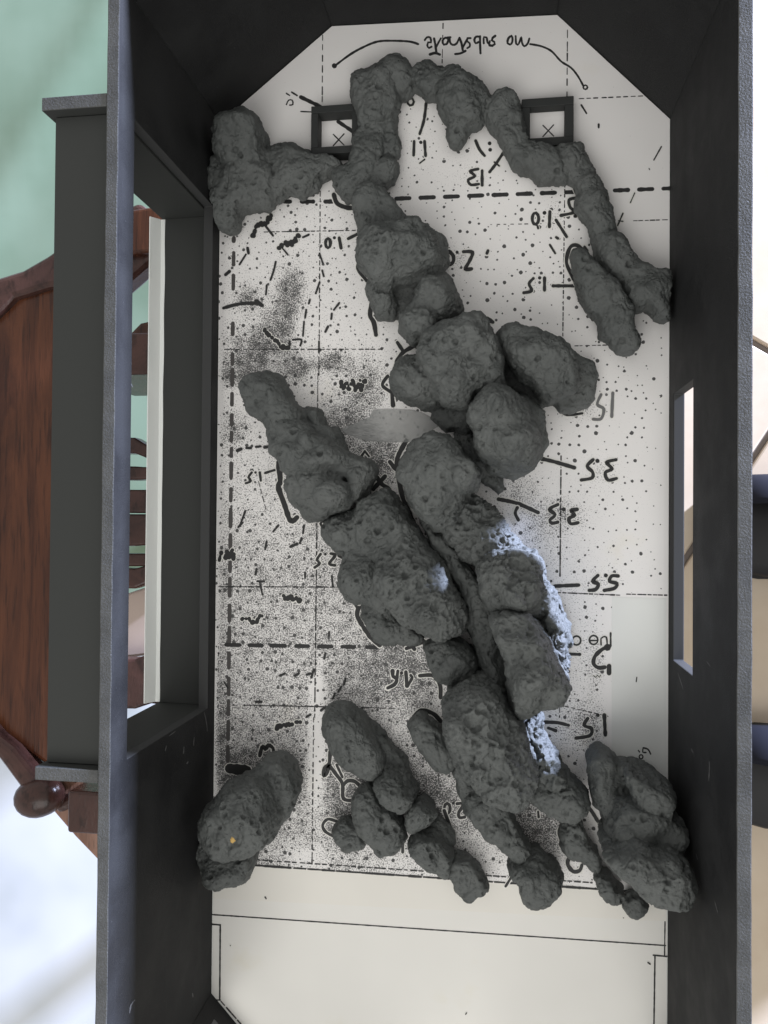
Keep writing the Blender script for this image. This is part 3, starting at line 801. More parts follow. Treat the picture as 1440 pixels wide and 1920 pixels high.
def lump(top, px, zc=None, pits=1.0, tilt=(0, 0), bot=None, grow=0.5):
    """one pinched lump of clay: outline px (photo) taken at the height of its widest girth, domed to `top` mm"""
    seed_n[0] += 1; sd = seed_n[0] * 13.7
    zc = top * 0.45 if zc is None else zc
    bot = 0.6 if bot is None else bot
    P = at(px, zc)[:, :2]
    P = catmull(P, True, 1.3)
    cen = P.mean(0)
    dd = np.roll(P, -1, 0) - np.roll(P, 1, 0); dd /= np.linalg.norm(dd, axis=1)[:, None] + 1e-9
    nr = np.stack([dd[:, 1], -dd[:, 0]], 1)
    area = 0.5 * np.sum(P[:, 0] * np.roll(P[:, 1], -1) - np.roll(P[:, 0], -1) * P[:, 1])
    P = P + nr * (grow if area > 0 else -grow)
    P = P + np.array([[mnoise.noise(Vector((p[0] * 0.17, p[1] * 0.17, sd + 5))) + 0.6 * mnoise.noise(Vector((p[0] * 0.42, p[1] * 0.42, sd + 9))), mnoise.noise(Vector((p[0] * 0.17, p[1] * 0.17, sd + 50))) + 0.6 * mnoise.noise(Vector((p[0] * 0.42, p[1] * 0.42, sd + 90)))] for p in P]) * 1.25
    gr = inflate(P, 1.0)
    gx, gy = np.meshgrid(np.arange(P[:, 0].min(), P[:, 0].max(), 1.3), np.arange(P[:, 1].min(), P[:, 1].max(), 1.3))
    ip = np.stack([gx.ravel(), gy.ravel()], 1); ip = ip[inside(P, ip)]; ip = ip[seg_dist(P, ip) > 0.6]
    vv, ff = cdt(P, ip)
    u_ = np.clip(sample(gr, vv), 0, 1); hgt = u_ ** 0.32; nb = len(P); hgt[:nb] = 0
    low = np.array([mnoise.noise(Vector((p[0] * 0.07, p[1] * 0.07, sd))) + 0.5 * mnoise.noise(Vector((p[0] * 0.16, p[1] * 0.16, sd + 3))) for p in vv])
    til = ((vv - cen) @ np.array(tilt)) * hgt
    zt = zc + (top - zc) * hgt * (1 + 0.36 * low) + til
    zb = np.maximum(zc - (zc - bot) * np.sqrt(hgt), bot)
    n = len(vv)
    v = np.vstack([np.column_stack([vv, zt]), np.column_stack([vv[nb:], zb[nb:]])])
    mp_ = np.concatenate([np.arange(nb), np.arange(n, n + n - nb)])
    f = [list(q_) for q_ in ff] + [[int(mp_[i]) for i in q_][::-1] for q_ in ff]
    me = bpy.data.meshes.new('t'); me.from_pydata(v.tolist(), [], f); me.update()
    bm = bmesh.new(); bm.from_mesh(me); bmesh.ops.recalc_face_normals(bm, faces=bm.faces); bm.to_mesh(me); bm.free()
    v = [tuple(x_.co) for x_ in me.vertices]; f = [tuple(x_.vertices) for x_ in me.polygons]
    bpy.data.meshes.remove(me)
    return v, f, (vv, pits)


def rock(label, lumps, name='clay_rock', group='grey clay rocks of the model reef', key=None, rough=1.0):
    """lumps: list of dict(top=.., px=[..], ...) pressed together into one piece of clay"""
    c = at(lumps[0]['px'], 0)[:, :2].mean(0); base = np.array((c[0], c[1], ZP))
    V_, F_, pit_src = [], [], []
    for L in lumps:
        v, f, ps = lump(**L); b0 = len(V_); V_ += v; F_ += [tuple(i + b0 for i in q_) for q_ in f]; pit_src.append(ps)
    me = bpy.data.meshes.new(name); me.from_pydata(V_, [], F_); me.update()
    o = bpy.data.objects.new(name, me); C.objects.link(o)
    md = o.modifiers.new('r', 'REMESH'); md.mode = 'VOXEL'; md.voxel_size = 0.48; md.adaptivity = 0
    md2 = o.modifiers.new('s', 'SMOOTH'); md2.factor = 0.5; md2.iterations = 8
    dg = bpy.context.evaluated_depsgraph_get()
    me2 = bpy.data.meshes.new_from_object(o.evaluated_get(dg))
    o.modifiers.clear(); o.data = me2; bpy.data.meshes.remove(me); me2.name = name
    nv = len(me2.vertices)
    co = np.empty(nv * 3); me2.vertices.foreach_get('co', co); co = co.reshape(-1, 3)
    no = np.empty(nv * 3); me2.vertices.foreach_get('normal', no); no = no.reshape(-1, 3)
    seed_n[0] += 1; sd = seed_n[0] * 7.3; off = Vector((sd, sd * 0.7, -sd))
    kl = KDTree(sum(len(p[0]) for p in pit_src)); pv = []
    for vv, pt_ in pit_src:
        for p in vv[::1]: kl.insert((p[0], p[1], 0), len(pv)); pv.append(pt_)
    kl.balance()
    d = np.zeros(nv); pw = np.zeros(nv)
    for i in range(nv):
        p = Vector(co[i]) + off
        a = mnoise.noise(p * 0.085); b_ = mnoise.noise(p * 0.21); c = mnoise.noise(p * 0.5)
        r = abs(mnoise.noise(p * 0.14 + Vector((31, 7, 3))))
        vo = mnoise.voronoi(p * 0.24)[0]
        pw[i] = pv[kl.find((co[i][0], co[i][1], 0))[1]]
        e = mnoise.noise(p * 1.05)
        d[i] = 1.0 * a + 0.72 * b_ + 0.42 * c + 0.26 * e - 0.5 * math.exp(-(r / 0.03) ** 2) + 0.35 * (0.45 - vo[0])
    d *= rough
    # pock marks
    rg = random.Random(seed_n[0])
    cand = np.where(no[:, 2] > -0.25)[0]
    kd = KDTree(nv)
    for i in range(nv): kd.insert(co[i], i)
    kd.balance()
    pd = np.zeros(nv)
    for _ in range(int(len(cand) * 0.34 / 5.5)):
        i = cand[rg.randrange(len(cand))]
        if rg.random() > (0.10 + pw[i]) / 3.0: continue
        r = 0.40 + 1.0 * rg.random() ** (5.0 if pw[i] < 2.4 else 2.2) + (0.25 if pw[i] > 3 else 0.0); dep = r * rg.uniform(0.7, 1.5)
        for (_c, k, dist) in kd.find_range(co[i], r * 1.45):
            t = dist / r
            if t < 1: pd[k] = min(pd[k], -dep * (1 - t ** 5))
            elif pd[k] >= 0: pd[k] = max(pd[k], 0.10 * r * (1.45 - t) * 2)
    co2 = co + no * np.clip(d + pd, -3.2, 1.7)[:, None]
    co2[:, 2] = np.maximum(co2[:, 2], 0.6)
    me2.vertices.foreach_set('co', ((co2 - base) * S).ravel())
    me2.materials.clear(); me2.materials.append(M['clay'])
    me2.polygons.foreach_set('use_smooth', [True] * len(me2.polygons)); me2.update()
    o.location = Vector(base) * S
    if key: ROCK_BVH[key] = BVHTree.FromPolygons([Vector(x_) for x_ in co2], [tuple(p.vertices) for p in me2.polygons])
    return tag(o, label, 'clay rock', group)


D = dict
# clump against the left wall
rock('clay clump with an upright knob, pressed into the far left corner', [
    D(top=26, px=[(472.5, 209.4), (484.7, 218.6), (489.3, 237), (497, 252), (494, 273.6), (495, 295), (482, 309), (451, 313), (424, 313), (408, 301), (411, 270.5), (407, 247.6), (420.5, 231), (445, 221.6), (457, 213)], zc=13, pits=.3),
    D(top=20, px=[(405, 295), (396, 340), (402, 371), (404, 396), (413, 430), (430, 440), (445, 429), (451, 408), (456, 394), (482, 394), (506, 387), (516, 370), (520, 335), (505, 305), (480, 298), (440, 292)], pits=1.0),
    D(top=16, px=[(497, 296), (512, 284), (530.5, 282), (555, 286), (579, 291), (610, 296), (631, 302), (634, 313), (625, 329), (601, 347), (579, 365), (558, 373), (540, 365), (518, 380), (491, 371), (485, 325)], pits=1.0),
    D(top=8, px=[(492, 300), (505, 280), (530, 272), (560, 276), (585, 287), (600, 300), (560, 320), (510, 325)], pits=.4)])
# the arch
rock('thin clay rope bent into an arch between the two square tubes', [
    D(top=13, px=[(616, 325), (634, 319), (653, 313), (659, 295), (671, 252), (683, 234), (714, 228), (723, 252), (720, 295), (712, 325), (722, 353), (697, 362), (674, 382), (653, 378), (631, 365)], pits=.5),
    D(top=11, px=[(702, 325), (714, 307), (732, 292), (746, 310), (747, 335), (732, 350), (714, 353), (702, 341)], pits=.4),
    D(top=10, px=[(700, 225), (722, 205), (745, 200), (747, 250), (745, 295), (728, 305), (708, 300)], pits=.3),
    D(top=16, px=[(656, 145), (671, 136), (695.5, 137.6), (714, 129), (726, 127), (738, 148), (747, 191), (741, 215.5), (714, 234), (680, 242), (665, 209), (659, 179), (657, 157)], pits=.4),
    D(top=15, px=[(714, 128), (741, 119), (763, 121), (775, 133), (777, 164), (769, 179), (750, 185), (735, 180), (728, 155)], pits=.3),
    D(top=14, px=[(774, 139), (784, 124), (806, 121), (830, 131), (846, 145), (840, 175), (822, 190), (800, 187), (783, 180), (774, 165)], pits=.3),
    D(top=17, px=[(818, 137), (838, 133), (863, 136), (881, 148), (896, 150), (909, 160.5), (921, 179), (918, 203), (905.5, 228), (890, 240), (868, 238), (845, 228), (830, 215), (822, 200), (815, 180)], pits=.4),
    D(top=12, px=[(835, 215), (838, 240), (837, 261), (847.5, 277), (860, 281), (870, 270.5), (878, 250), (898, 231), (884, 208), (850, 203)], pits=.3),
    D(top=15, px=[(908, 219), (917, 191), (927, 176), (942, 176), (960.5, 173), (970, 185), (979, 215.5), (988, 252), (991, 278), (967, 286), (948, 282), (933, 258), (922, 240)], pits=.3),
    D(top=14, px=[(940, 276), (967, 273), (994, 274), (1022, 277), (1045, 287), (1058, 310), (1066, 336), (1040, 340), (1012.5, 341), (988, 329), (967, 322.5), (952, 304)], pits=.35),
    D(top=13, px=[(1040, 280), (1083, 274), (1095, 286), (1104, 298), (1106, 312), (1090, 326), (1066, 330), (1046, 316)], pits=.3),
    D(top=13, px=[(1061, 334), (1080, 317), (1104, 310), (1119, 325.5), (1129, 344), (1141, 362), (1147, 387), (1150, 417), (1153, 441), (1138, 446), (1112, 441), (1092, 414), (1083, 387), (1080, 356)], pits=.35),
    D(top=14, px=[(1110, 452), (1118, 438), (1145, 432), (1162, 445), (1175, 457), (1185, 477), (1197, 490), (1212, 500), (1218, 530), (1198, 562), (1170, 545), (1145, 520), (1130, 510), (1120, 497), (1110, 475)], pits=.25),
    D(top=17, px=[(1195, 495), (1215, 500), (1237, 507), (1254, 513), (1256, 560), (1254, 602), (1235, 602), (1220, 592), (1210, 582), (1190, 582), (1178, 567), (1165, 535), (1177, 508)], pits=.25)], name='clay_arch')
rock('spindle shaped clay rock beside the arch end, right of the number 1.5', [
    D(top=19, px=[(1075, 470), (1095, 472), (1115, 500), (1140, 520), (1160, 540), (1170, 565), (1185, 592), (1185, 617), (1195, 635), (1197, 655), (1185, 662), (1167, 662), (1150, 657), (1140, 640), (1122, 630), (1115, 600), (1097, 580), (1085, 547), (1072, 510), (1067, 485)], pits=.25)])
# middle ridge, upper part
rock('long bumpy clay ridge from the arch down to the clear tape', [
    D(top=19, px=[(660, 385), (675, 365), (695, 352), (722, 358), (735, 375), (747, 397), (765, 412), (778, 428), (760, 445), (715, 455), (684, 470), (672, 435), (662, 402)], pits=.4),
    D(top=34, px=[(682, 440), (712, 428), (745, 425), (780, 417), (802, 432), (820, 449), (828, 467), (832, 487), (826, 505), (812, 515), (795, 525), (776, 530), (747, 532), (733, 542), (708, 545), (690, 520), (674, 500), (675, 480), (680, 465)], zc=17, pits=1.3),
    D(top=14, px=[(760, 410), (785, 413), (808, 430), (828, 447), (836, 467), (839, 488), (834, 507), (815, 520), (790, 500), (770, 450)], pits=.4),
    D(top=22, px=[(692, 528), (735, 536), (743, 560), (743, 580), (732, 597), (715, 597), (702, 585), (698, 565), (690, 540)], pits=1.3),
    D(top=10, px=[(735, 528), (790, 525), (805, 560), (780, 590), (740, 590)], pits=.6),  # low lump added in a recess that holds only floor shadow
    D(top=28, px=[(785, 548), (805, 527), (820, 517), (840, 525), (850, 545), (859, 560), (867, 575), (862, 592), (840, 612), (820, 622), (795, 635), (775, 642), (757, 630), (750, 605), (760, 585), (782, 572)], pits=.7),
    D(top=33, px=[(753, 606), (762, 590), (785, 583), (808, 592), (815, 610), (800, 628), (776, 640), (760, 630)], zc=24, bot=10, pits=.5),
    D(top=42, px=[(783, 662), (798, 632), (830, 612), (866, 597), (890, 592), (910, 600), (925, 620), (937, 650), (946, 690), (946, 722), (922, 738), (895, 740), (882, 762), (855, 770), (835, 760), (818, 742), (808, 715), (790, 690)], zc=22, pits=1.4),
    D(top=30, px=[(743, 690), (763, 673), (792, 672), (815, 705), (828, 742), (826, 762), (805, 768), (780, 762), (757, 752), (741, 735), (738, 712)], pits=1.2),
    D(top=14, px=[(825, 758), (860, 775), (874, 790), (864, 803), (842, 808), (825, 800), (812, 785)], pits=.5),
    D(top=18, px=[(835, 742), (885, 748), (900, 775), (890, 800), (870, 812), (845, 790), (830, 765)], pits=.6)], name='clay_ridge')
rock('blocky clay boulder with rounded lower corner, by the line to the number 3.5', [
    D(top=46, px=[(883, 762), (895, 741), (912, 728), (930, 723), (950, 732), (970, 740), (982, 752), (996, 780), (1011, 805), (1018, 825), (1015, 850), (1005, 867), (988, 882), (970, 880), (940, 873), (913, 861), (898, 849), (889, 830), (891, 812), (883, 787)], zc=26, pits=.8),
    D(top=26, px=[(970, 742), (1003, 757), (1020, 785), (1023, 825), (1015, 860), (985, 893), (955, 897), (925, 885), (910, 855), (930, 780)], zc=12, pits=.3)])
rock('smooth egg shaped clay boulder leaning out to the right of the middle ridge', [
    D(top=34, px=[(938, 625), (947, 611), (965, 610), (985, 619), (1010, 622), (1030, 632), (1050, 645), (1065, 655), (1080, 670), (1086, 690), (1082, 715), (1070, 735), (1050, 747), (1030, 750), (1010, 742), (995, 725), (975, 705), (958, 685), (945, 665), (938, 645)], zc=20, pits=.35),
    D(top=12, px=[(1065, 662), (1090, 668), (1110, 675), (1120, 695), (1122, 715), (1112, 750), (1100, 765), (1075, 777), (1055, 775), (1040, 760), (1035, 745), (1060, 720)], pits=.25),
    D(top=9, px=[(945, 655), (980, 690), (1010, 730), (1035, 755), (1010, 770), (975, 745), (942, 725)], pits=.3)])  # low lump put in for the deep shadow between the two boulders
rock('clay ridge with a pierced, brightly lit flank beside the number 5.5', [
    D(top=38, px=[(758, 850), (765, 835), (785, 822), (812, 815), (835, 815), (850, 828), (867, 842), (880, 855), (895, 875), (901, 890), (898, 910), (888, 922), (872, 935), (862, 945), (858, 970), (845, 990), (820, 995), (795, 972), (770, 942), (752, 905), (748, 880)], zc=19, pits=.7),
    D(top=43, px=[(842, 868), (860, 855), (880, 862), (895, 878), (899, 897), (888, 917), (870, 928), (848, 920), (838, 895)], zc=32, bot=15, pits=.5),
    D(top=25, px=[(840, 970), (858, 942), (885, 930), (910, 938), (930, 955), (945, 975), (962, 1000), (985, 1025), (1015, 1045), (1018, 1062), (1000, 1085), (960, 1090), (915, 1075), (880, 1055), (850, 1030), (832, 1000)], zc=12, pits=3.5),
    D(top=9, px=[(855, 803), (890, 812), (908, 858), (945, 893), (935, 925), (900, 905), (880, 870), (852, 830)], pits=.4),
    D(top=44, px=[(905, 1050), (930, 1035), (960, 1030), (1000, 1035), (1018, 1055), (1020, 1085), (1033, 1110), (1036, 1135), (1020, 1155), (980, 1150), (950, 1150), (925, 1155), (908, 1125), (898, 1095), (898, 1070)], zc=22, pits=.8),
    D(top=33, px=[(975, 1050), (1013, 1050), (1021, 1090), (1041, 1115), (1043, 1133), (1053, 1155), (1059, 1174), (1062, 1197), (1063, 1247), (1055, 1262), (1030, 1235), (1000, 1170), (985, 1110)], zc=13, pits=6.0),
    D(top=12, px=[(1020, 1100), (1045, 1120), (1062, 1150), (1070, 1180), (1068, 1205), (1045, 1190), (1022, 1150)], pits=.5)], name='clay_ridge')  # low lump shaped after the dark shadow at the ridge's right foot
rock('tall oblong clay boulder just above the largest pock marked boulder', [
    D(top=57, px=[(930, 1149), (952, 1138), (974, 1137), (991, 1141), (1002, 1158), (1010.5, 1174), (1027, 1199), (1035.5, 1224), (1047, 1241), (1058, 1260), (1065, 1274), (1060.5, 1299), (1047, 1316), (1030, 1324), (1008, 1327), (977, 1338), (963, 1330), (955, 1308), (955, 1274), (947, 1238), (933, 1205), (926, 1183), (922, 1160)], zc=34, pits=1.3),
    D(top=22, px=[(780, 950), (800, 975), (840, 1010), (880, 1060), (910, 1110), (935, 1150), (955, 1240), (960, 1320), (930, 1310), (900, 1250), (880, 1180), (870, 1120), (840, 1065), (805, 1015)], zc=8, pits=.6)])
# left hand ridge
rock('long clay rock with a finger shaped top end, nearest the left wall', [
    D(top=27, px=[(462, 722), (472, 710), (492, 704), (512, 702), (530, 712), (540, 730), (550, 747), (562, 762), (575, 782), (585, 805), (575, 828), (530, 835), (507, 805), (497, 790), (482, 785), (472, 772), (460, 742)], pits=.5),
    D(top=31, px=[(507, 805), (530, 790), (560, 788), (587, 800), (612, 820), (640, 838), (660, 850), (670, 864), (650, 885), (605, 895), (560, 897), (538, 885), (527, 865), (512, 840)], pits=.5),
    D(top=18, px=[(568, 765), (595, 767), (607, 780), (612, 797), (630, 805), (642, 822), (652, 852), (630, 850), (600, 825), (578, 795)], pits=.3),
    D(top=27, px=[(620, 862), (655, 855), (682, 860), (697, 865), (707, 885), (700, 905), (692, 920), (678, 937), (662, 938), (662, 905), (645, 897), (622, 895), (608, 885)], pits=.4),
    D(top=30, px=[(538, 905), (558, 885), (600, 884), (640, 892), (660, 912), (662, 935), (647, 957), (625, 967), (600, 975), (575, 972), (555, 952), (543, 930)], pits=.5),
    D(top=38, px=[(590, 925), (605, 905), (630, 902), (652, 915), (656, 935), (640, 952), (612, 955), (596, 945)], zc=26, bot=10, pits=.6)])
rock('pitted clay rock at the centre of the sheet, left of the dark cleft', [
    D(top=27, px=[(692, 935), (715, 920), (732, 922), (750, 940), (765, 965), (775, 985), (790, 1000), (803, 1020), (808, 1045), (785, 1070), (740, 1072), (695, 1055), (668, 1020), (655, 985), (665, 955), (678, 940)], pits=1.5),
    D(top=22, px=[(612, 975), (640, 962), (668, 958), (675, 985), (685, 1015), (675, 1040), (655, 1042), (630, 1032), (612, 1010), (609, 990)], pits=1.0),
    D(top=26, px=[(645, 1032), (680, 1015), (715, 1040), (740, 1085), (745, 1130), (720, 1150), (690, 1132), (660, 1127), (645, 1105), (641, 1070)], pits=.8),
    D(top=36, px=[(712, 1045), (745, 1028), (790, 1012), (812, 1032), (830, 1060), (850, 1100), (870, 1135), (880, 1155), (873, 1180), (855, 1192), (835, 1199), (810, 1196), (788, 1184), (755, 1168), (728, 1140), (712, 1095)], zc=16, pits=2.6),
    D(top=14, px=[(680, 1128), (702, 1126), (738, 1150), (778, 1180), (795, 1195), (768, 1209), (735, 1207), (712, 1208), (695, 1190), (680, 1150)], pits=.8)])
rock('small clay lump in the shade below the pitted centre rock, beside the number 4.5', [
    D(top=24, px=[(798, 1208), (818, 1197), (850, 1193), (880, 1212), (896, 1240), (892, 1268), (870, 1282), (845, 1284), (823, 1272), (808, 1250), (800, 1225)], pits=.9)])
rock('largest pock marked clay boulder at the lower end of the right hand ridge', [
    D(top=60, px=[(833, 1319), (850, 1297), (872, 1283), (905, 1275), (925, 1280), (940, 1295), (955, 1320), (970, 1345), (985, 1370), (997, 1400), (1001, 1430), (1000, 1458), (994, 1480), (978, 1491), (950, 1497), (930, 1485), (905, 1474), (883, 1447), (864, 1427), (850, 1408), (836, 1385), (834, 1350)], zc=33, pits=2.6)])
rock('ragged clay lump in the light between the largest boulder and the number 1.5', [
    D(top=32, px=[(965, 1341), (1000, 1334), (1008, 1325), (1018, 1344), (1018, 1369), (1030, 1391), (1046, 1419), (1055, 1435), (1062, 1458), (1025, 1462), (1000, 1440), (990, 1397), (972, 1363)], zc=14, pits=6.0),
    D(top=26, px=[(1000, 1447), (1028, 1434), (1055, 1438), (1075, 1456), (1095, 1474), (1101, 1497), (1092, 1519), (1063, 1532), (1047, 1535), (1028, 1519), (1005, 1502), (992, 1485), (996, 1463)], pits=.5)])
# fingers at the lower edge
rock('slim clay finger left of the largest boulder', [
    D(top=17, px=[(768, 1355), (780, 1340), (800, 1340), (825, 1360), (844, 1383), (855, 1405), (861, 1419), (853, 1435), (839, 1447), (819, 1438), (797, 1419), (780, 1391), (769, 1369)], pits=.2)])
rock('long clay finger below the largest boulder, right of the number 2.0', [
    D(top=22, px=[(872, 1495), (892, 1474), (922, 1481), (944, 1495), (958, 1516), (967, 1538), (980, 1558), (994, 1580), (989, 1600), (972, 1611), (950, 1600), (928, 1577), (906, 1555), (880, 1530)], pits=.8),
    D(top=16, px=[(846, 1438), (864, 1425), (885, 1445), (900, 1474), (893, 1492), (872, 1500), (860, 1472)], pits=.5)])
rock('stubby clay toe at the end of the long finger, over the plan edge', [
    D(top=24, px=[(955, 1612), (975, 1600), (1000, 1591), (1028, 1608), (1047, 1627), (1054, 1652), (1047, 1672), (1028, 1687), (1008, 1693), (985, 1686), (976, 1665), (970, 1645), (957, 1630)], pits=.35)])
rock('smooth slanting clay bar at the lower left of the plan', [
    D(top=24, px=[(609, 1350), (614, 1330), (628, 1318), (648, 1318), (668, 1330), (685, 1350), (700, 1375), (712, 1400), (722, 1425), (720, 1445), (705, 1455), (685, 1452), (660, 1435), (640, 1412), (622, 1390), (611, 1370)], pits=.2),
    D(top=11, px=[(655, 1322), (685, 1335), (710, 1360), (735, 1390), (755, 1415), (770, 1445), (782, 1475), (770, 1485), (735, 1450), (705, 1405), (675, 1360)], pits=.25)])
rock('knobbly clay lump at the foot of the smooth slanting bar', [
    D(top=27, px=[(703, 1455), (725, 1433), (750, 1438), (765, 1455), (778, 1478), (782, 1495), (770, 1515), (750, 1520), (735, 1505), (720, 1490), (708, 1475)], pits=.8)])
rock('rough clay lump beside the inked loops, low on the plan', [
    D(top=20, px=[(664, 1489), (684, 1467), (703, 1472), (720, 1500), (739, 1522), (759, 1550), (753, 1580), (731, 1594), (709, 1589), (695, 1567), (675, 1550), (664, 1522)], pits=.6)])
rock('small round clay knob next to an inked ring', [
    D(top=15, px=[(625, 1550), (639, 1533), (659, 1536), (675, 1547), (692, 1567), (689, 1580), (670, 1589), (645, 1589), (628, 1572)], pits=.3)])
rock('small clay lump with a pale lit edge, left of the number 2.0', [
    D(top=22, px=[(761, 1527), (772, 1502), (792, 1497), (811, 1508), (817, 1528), (803, 1546), (783, 1553), (768, 1548)], pits=1.2)])
rock('oval clay lump just below the lump with the pale lit edge', [
    D(top=22, px=[(770, 1580), (781, 1556), (805, 1553), (825, 1564), (839, 1585), (847, 1608), (844, 1630), (833, 1636), (811, 1624), (789, 1611), (774, 1597)], pits=.3),
    D(top=8, px=[(805, 1530), (825, 1538), (845, 1562), (848, 1580), (830, 1585), (805, 1560)], pits=.3)])
rock('lowest clay lump of the left group, crossing the edge of the plan', [
    D(top=16, px=[(842, 1613), (855, 1597), (875, 1600), (892, 1613), (905, 1638), (912, 1660), (900, 1675), (883, 1680), (867, 1675), (855, 1660), (846, 1641)], pits=.5)])
# corner boulders
kt = rock('large clay boulder with a yellow fleck, against the left wall', [
    D(top=27, px=[(472, 1450), (480, 1434), (500, 1420), (520, 1421), (539, 1436), (553, 1461), (555, 1489), (542, 1522), (531, 1539), (517, 1567), (495, 1580), (475, 1560), (465, 1500)], zc=18, pits=1.0),
    D(top=46, px=[(384, 1530), (398, 1505), (425, 1475), (453, 1464), (475, 1457), (497, 1470), (512, 1500), (519, 1540), (512, 1570), (495, 1583), (467, 1594), (442, 1604), (420, 1597), (400, 1580), (387, 1564), (382, 1550)], zc=30, pits=1.0)], key='fleck')
rock('flattened clay lump peeping out from under the boulder with the yellow fleck', [
    D(top=25, px=[(376, 1568), (390, 1578), (410, 1590), (440, 1597), (470, 1590), (477, 1600), (472, 1630), (460, 1648), (440, 1658), (415, 1658), (395, 1648), (382, 1615), (376, 1590)], zc=14, pits=.5)])
rock('dark clay slab standing in the shade of the right wall', [
    D(top=30, px=[(1102, 1412), (1112, 1405), (1130, 1403), (1145, 1410), (1160, 1425), (1173, 1440), (1182, 1460), (1197, 1490), (1202, 1520), (1195, 1545), (1165, 1562), (1140, 1548), (1125, 1520), (1113, 1495), (1106, 1460)], zc=16, pits=.3),
    D(top=44, px=[(1170, 1445), (1195, 1453), (1225, 1463), (1245, 1473), (1262, 1482), (1268, 1500), (1262, 1520), (1235, 1530), (1205, 1525), (1185, 1490)], zc=34, pits=.3),
    D(top=46, px=[(1145, 1530), (1165, 1505), (1205, 1500), (1250, 1512), (1275, 1540), (1280, 1580), (1250, 1595), (1200, 1580), (1160, 1580), (1138, 1560)], zc=33, pits=.4)])
rock('big smooth clay boulder leaning on the right wall above a little ball', [
    D(top=62, px=[(1127, 1600), (1140, 1585), (1165, 1577), (1190, 1565), (1217, 1572), (1250, 1582), (1275, 1597), (1298, 1620), (1308, 1645), (1303, 1667), (1289, 1685), (1265, 1695), (1250, 1692), (1220, 1685), (1200, 1675), (1178, 1658), (1152, 1643), (1137, 1625)], zc=46, bot=4, pits=.7, grow=-0.9)])
rock('oval clay lump tucked under the left end of the big smooth boulder', [
    D(top=18, px=[(1112, 1632), (1130, 1625), (1145, 1640), (1160, 1657), (1167, 1670), (1160, 1682), (1145, 1685), (1127, 1675), (1115, 1657)], pits=.3)])
rock('little clay ball on the white sheet below the big smooth boulder', [
    D(top=11, px=ell(1191, 1697, 22, 22, 12), zc=5.5, pits=.2, grow=0.7)])
rock('small twisted clay lump beside the inked letter C', [
    D(top=15, px=[(1050, 1555), (1057, 1535), (1075, 1525), (1087, 1527), (1094, 1540), (1107, 1570), (1122, 1592), (1127, 1612), (1120, 1630), (1100, 1625), (1085, 1605), (1065, 1595), (1052, 1580)], pits=.4)])

# yellow fleck pressed into the corner boulder
hit = ROCK_BVH['fleck'].ray_cast(Vector((0, 0, H)), Vector(ray([(437, 1574)])[0]).normalized())
if hit[0] is not None:
    q_ = hit[1].to_track_quat('Z', 'Y'); v = []; f = []
    for k in range(10):
        a = k / 10 * 2 * math.pi; r = 1.35 * (1 + 0.18 * math.sin(3 * a + 1))
        v.append(tuple(hit[0] + q_ @ Vector((r * math.cos(a), r * math.sin(a), -0.5)))); v.append(tuple(hit[0] + q_ @ Vector((r * 0.85 * math.cos(a), r * 0.85 * math.sin(a), 0.35))))
    for k in range(10):
        j = (k + 1) % 10; f.append((2 * k, 2 * j, 2 * j + 1, 2 * k + 1))
    f.append(tuple(2 * k + 1 for k in range(10)))
    obj('yellow_fleck', v, f, M['yellow'], kt, tuple(np.array(kt.location) / S), smooth=True)

# ------------------------------------------------------------------ scuffs on the dark boards
def scuff(px, wd, plane_x, side):
    c = catmull(px, False, 4.0); n = len(c); V_ = []; F_ = []
    for i in range(n):
        d = c[min(i + 1, n - 1)] - c[max(i - 1, 0)]; d = d / (np.linalg.norm(d) + 1e-9); nr = np.array([-d[1], d[0]])
        k = wd * 0.36 * (0.35 + 0.65 * math.sin(math.pi * (i + 0.5) / n)) * inkrng.uniform(0.6, 1.3)
        V_ += [c[i] + nr * k, c[i] - nr * k]
    P = at_x(V_, plane_x)
    for i in range(n - 1): F_.append((2 * i, 2 * i + 1, 2 * i + 3, 2 * i + 2))
    o = obj('scuff', P, F_, M['scuff'], side, TB)
    return o


for p, wd in (([(253, 1875), (246, 1884), (243, 1900)], 3.4), ([(361, 1862), (362, 1870)], 2.2), ([(364, 1382), (363, 1398)], 1.8), ([(345, 1400), (344, 1414)], 2.2), ([(353, 1428), (350, 1432)], 3.0), ([(317, 1380), (329, 1371)], 1.8),
              ([(383, 1335), (387, 1355), (389, 1372)], 1.8), ([(312, 1398), (310, 1408)], 1.6), ([(246, 720), (249, 726)], 2.0)):
    scuff(p, wd, XL + 0.08, tank)
for p, wd in (([(1271, 1262), (1277, 1280), (1281, 1293)], 1.8), ([(1325, 1240), (1332, 1250)], 1.6), ([(1296, 1404), (1300, 1412)], 3.0), ([(1330, 1428), (1330, 1440), (1329, 1464)], 2.2), ([(1305, 1600), (1308, 1612)], 1.6), ([(1340, 1690), (1346, 1712)], 1.5)):
    scuff(p, wd, XR - 0.08, tank)

# ------------------------------------------------------------------ wooden chair under and beside the tank
def prism(name, poly, z0, z1, mt, parent, base, bv=1.5):
    n = len(poly); v = [(p[0], p[1], z0) for p in poly] + [(p[0], p[1], z1) for p in poly]
    f = [tuple(range(n)), tuple(range(n, 2 * n))] + [(i, (i + 1) % n, n + (i + 1) % n, n + i) for i in range(n)]
    o = obj(name, v, f, mt, parent, base)
    bm = bmesh.new(); bm.from_mesh(o.data); bmesh.ops.recalc_face_normals(bm, faces=bm.faces); bm.to_mesh(o.data); bm.free()
    bevel(o, bv, 3)
    return o


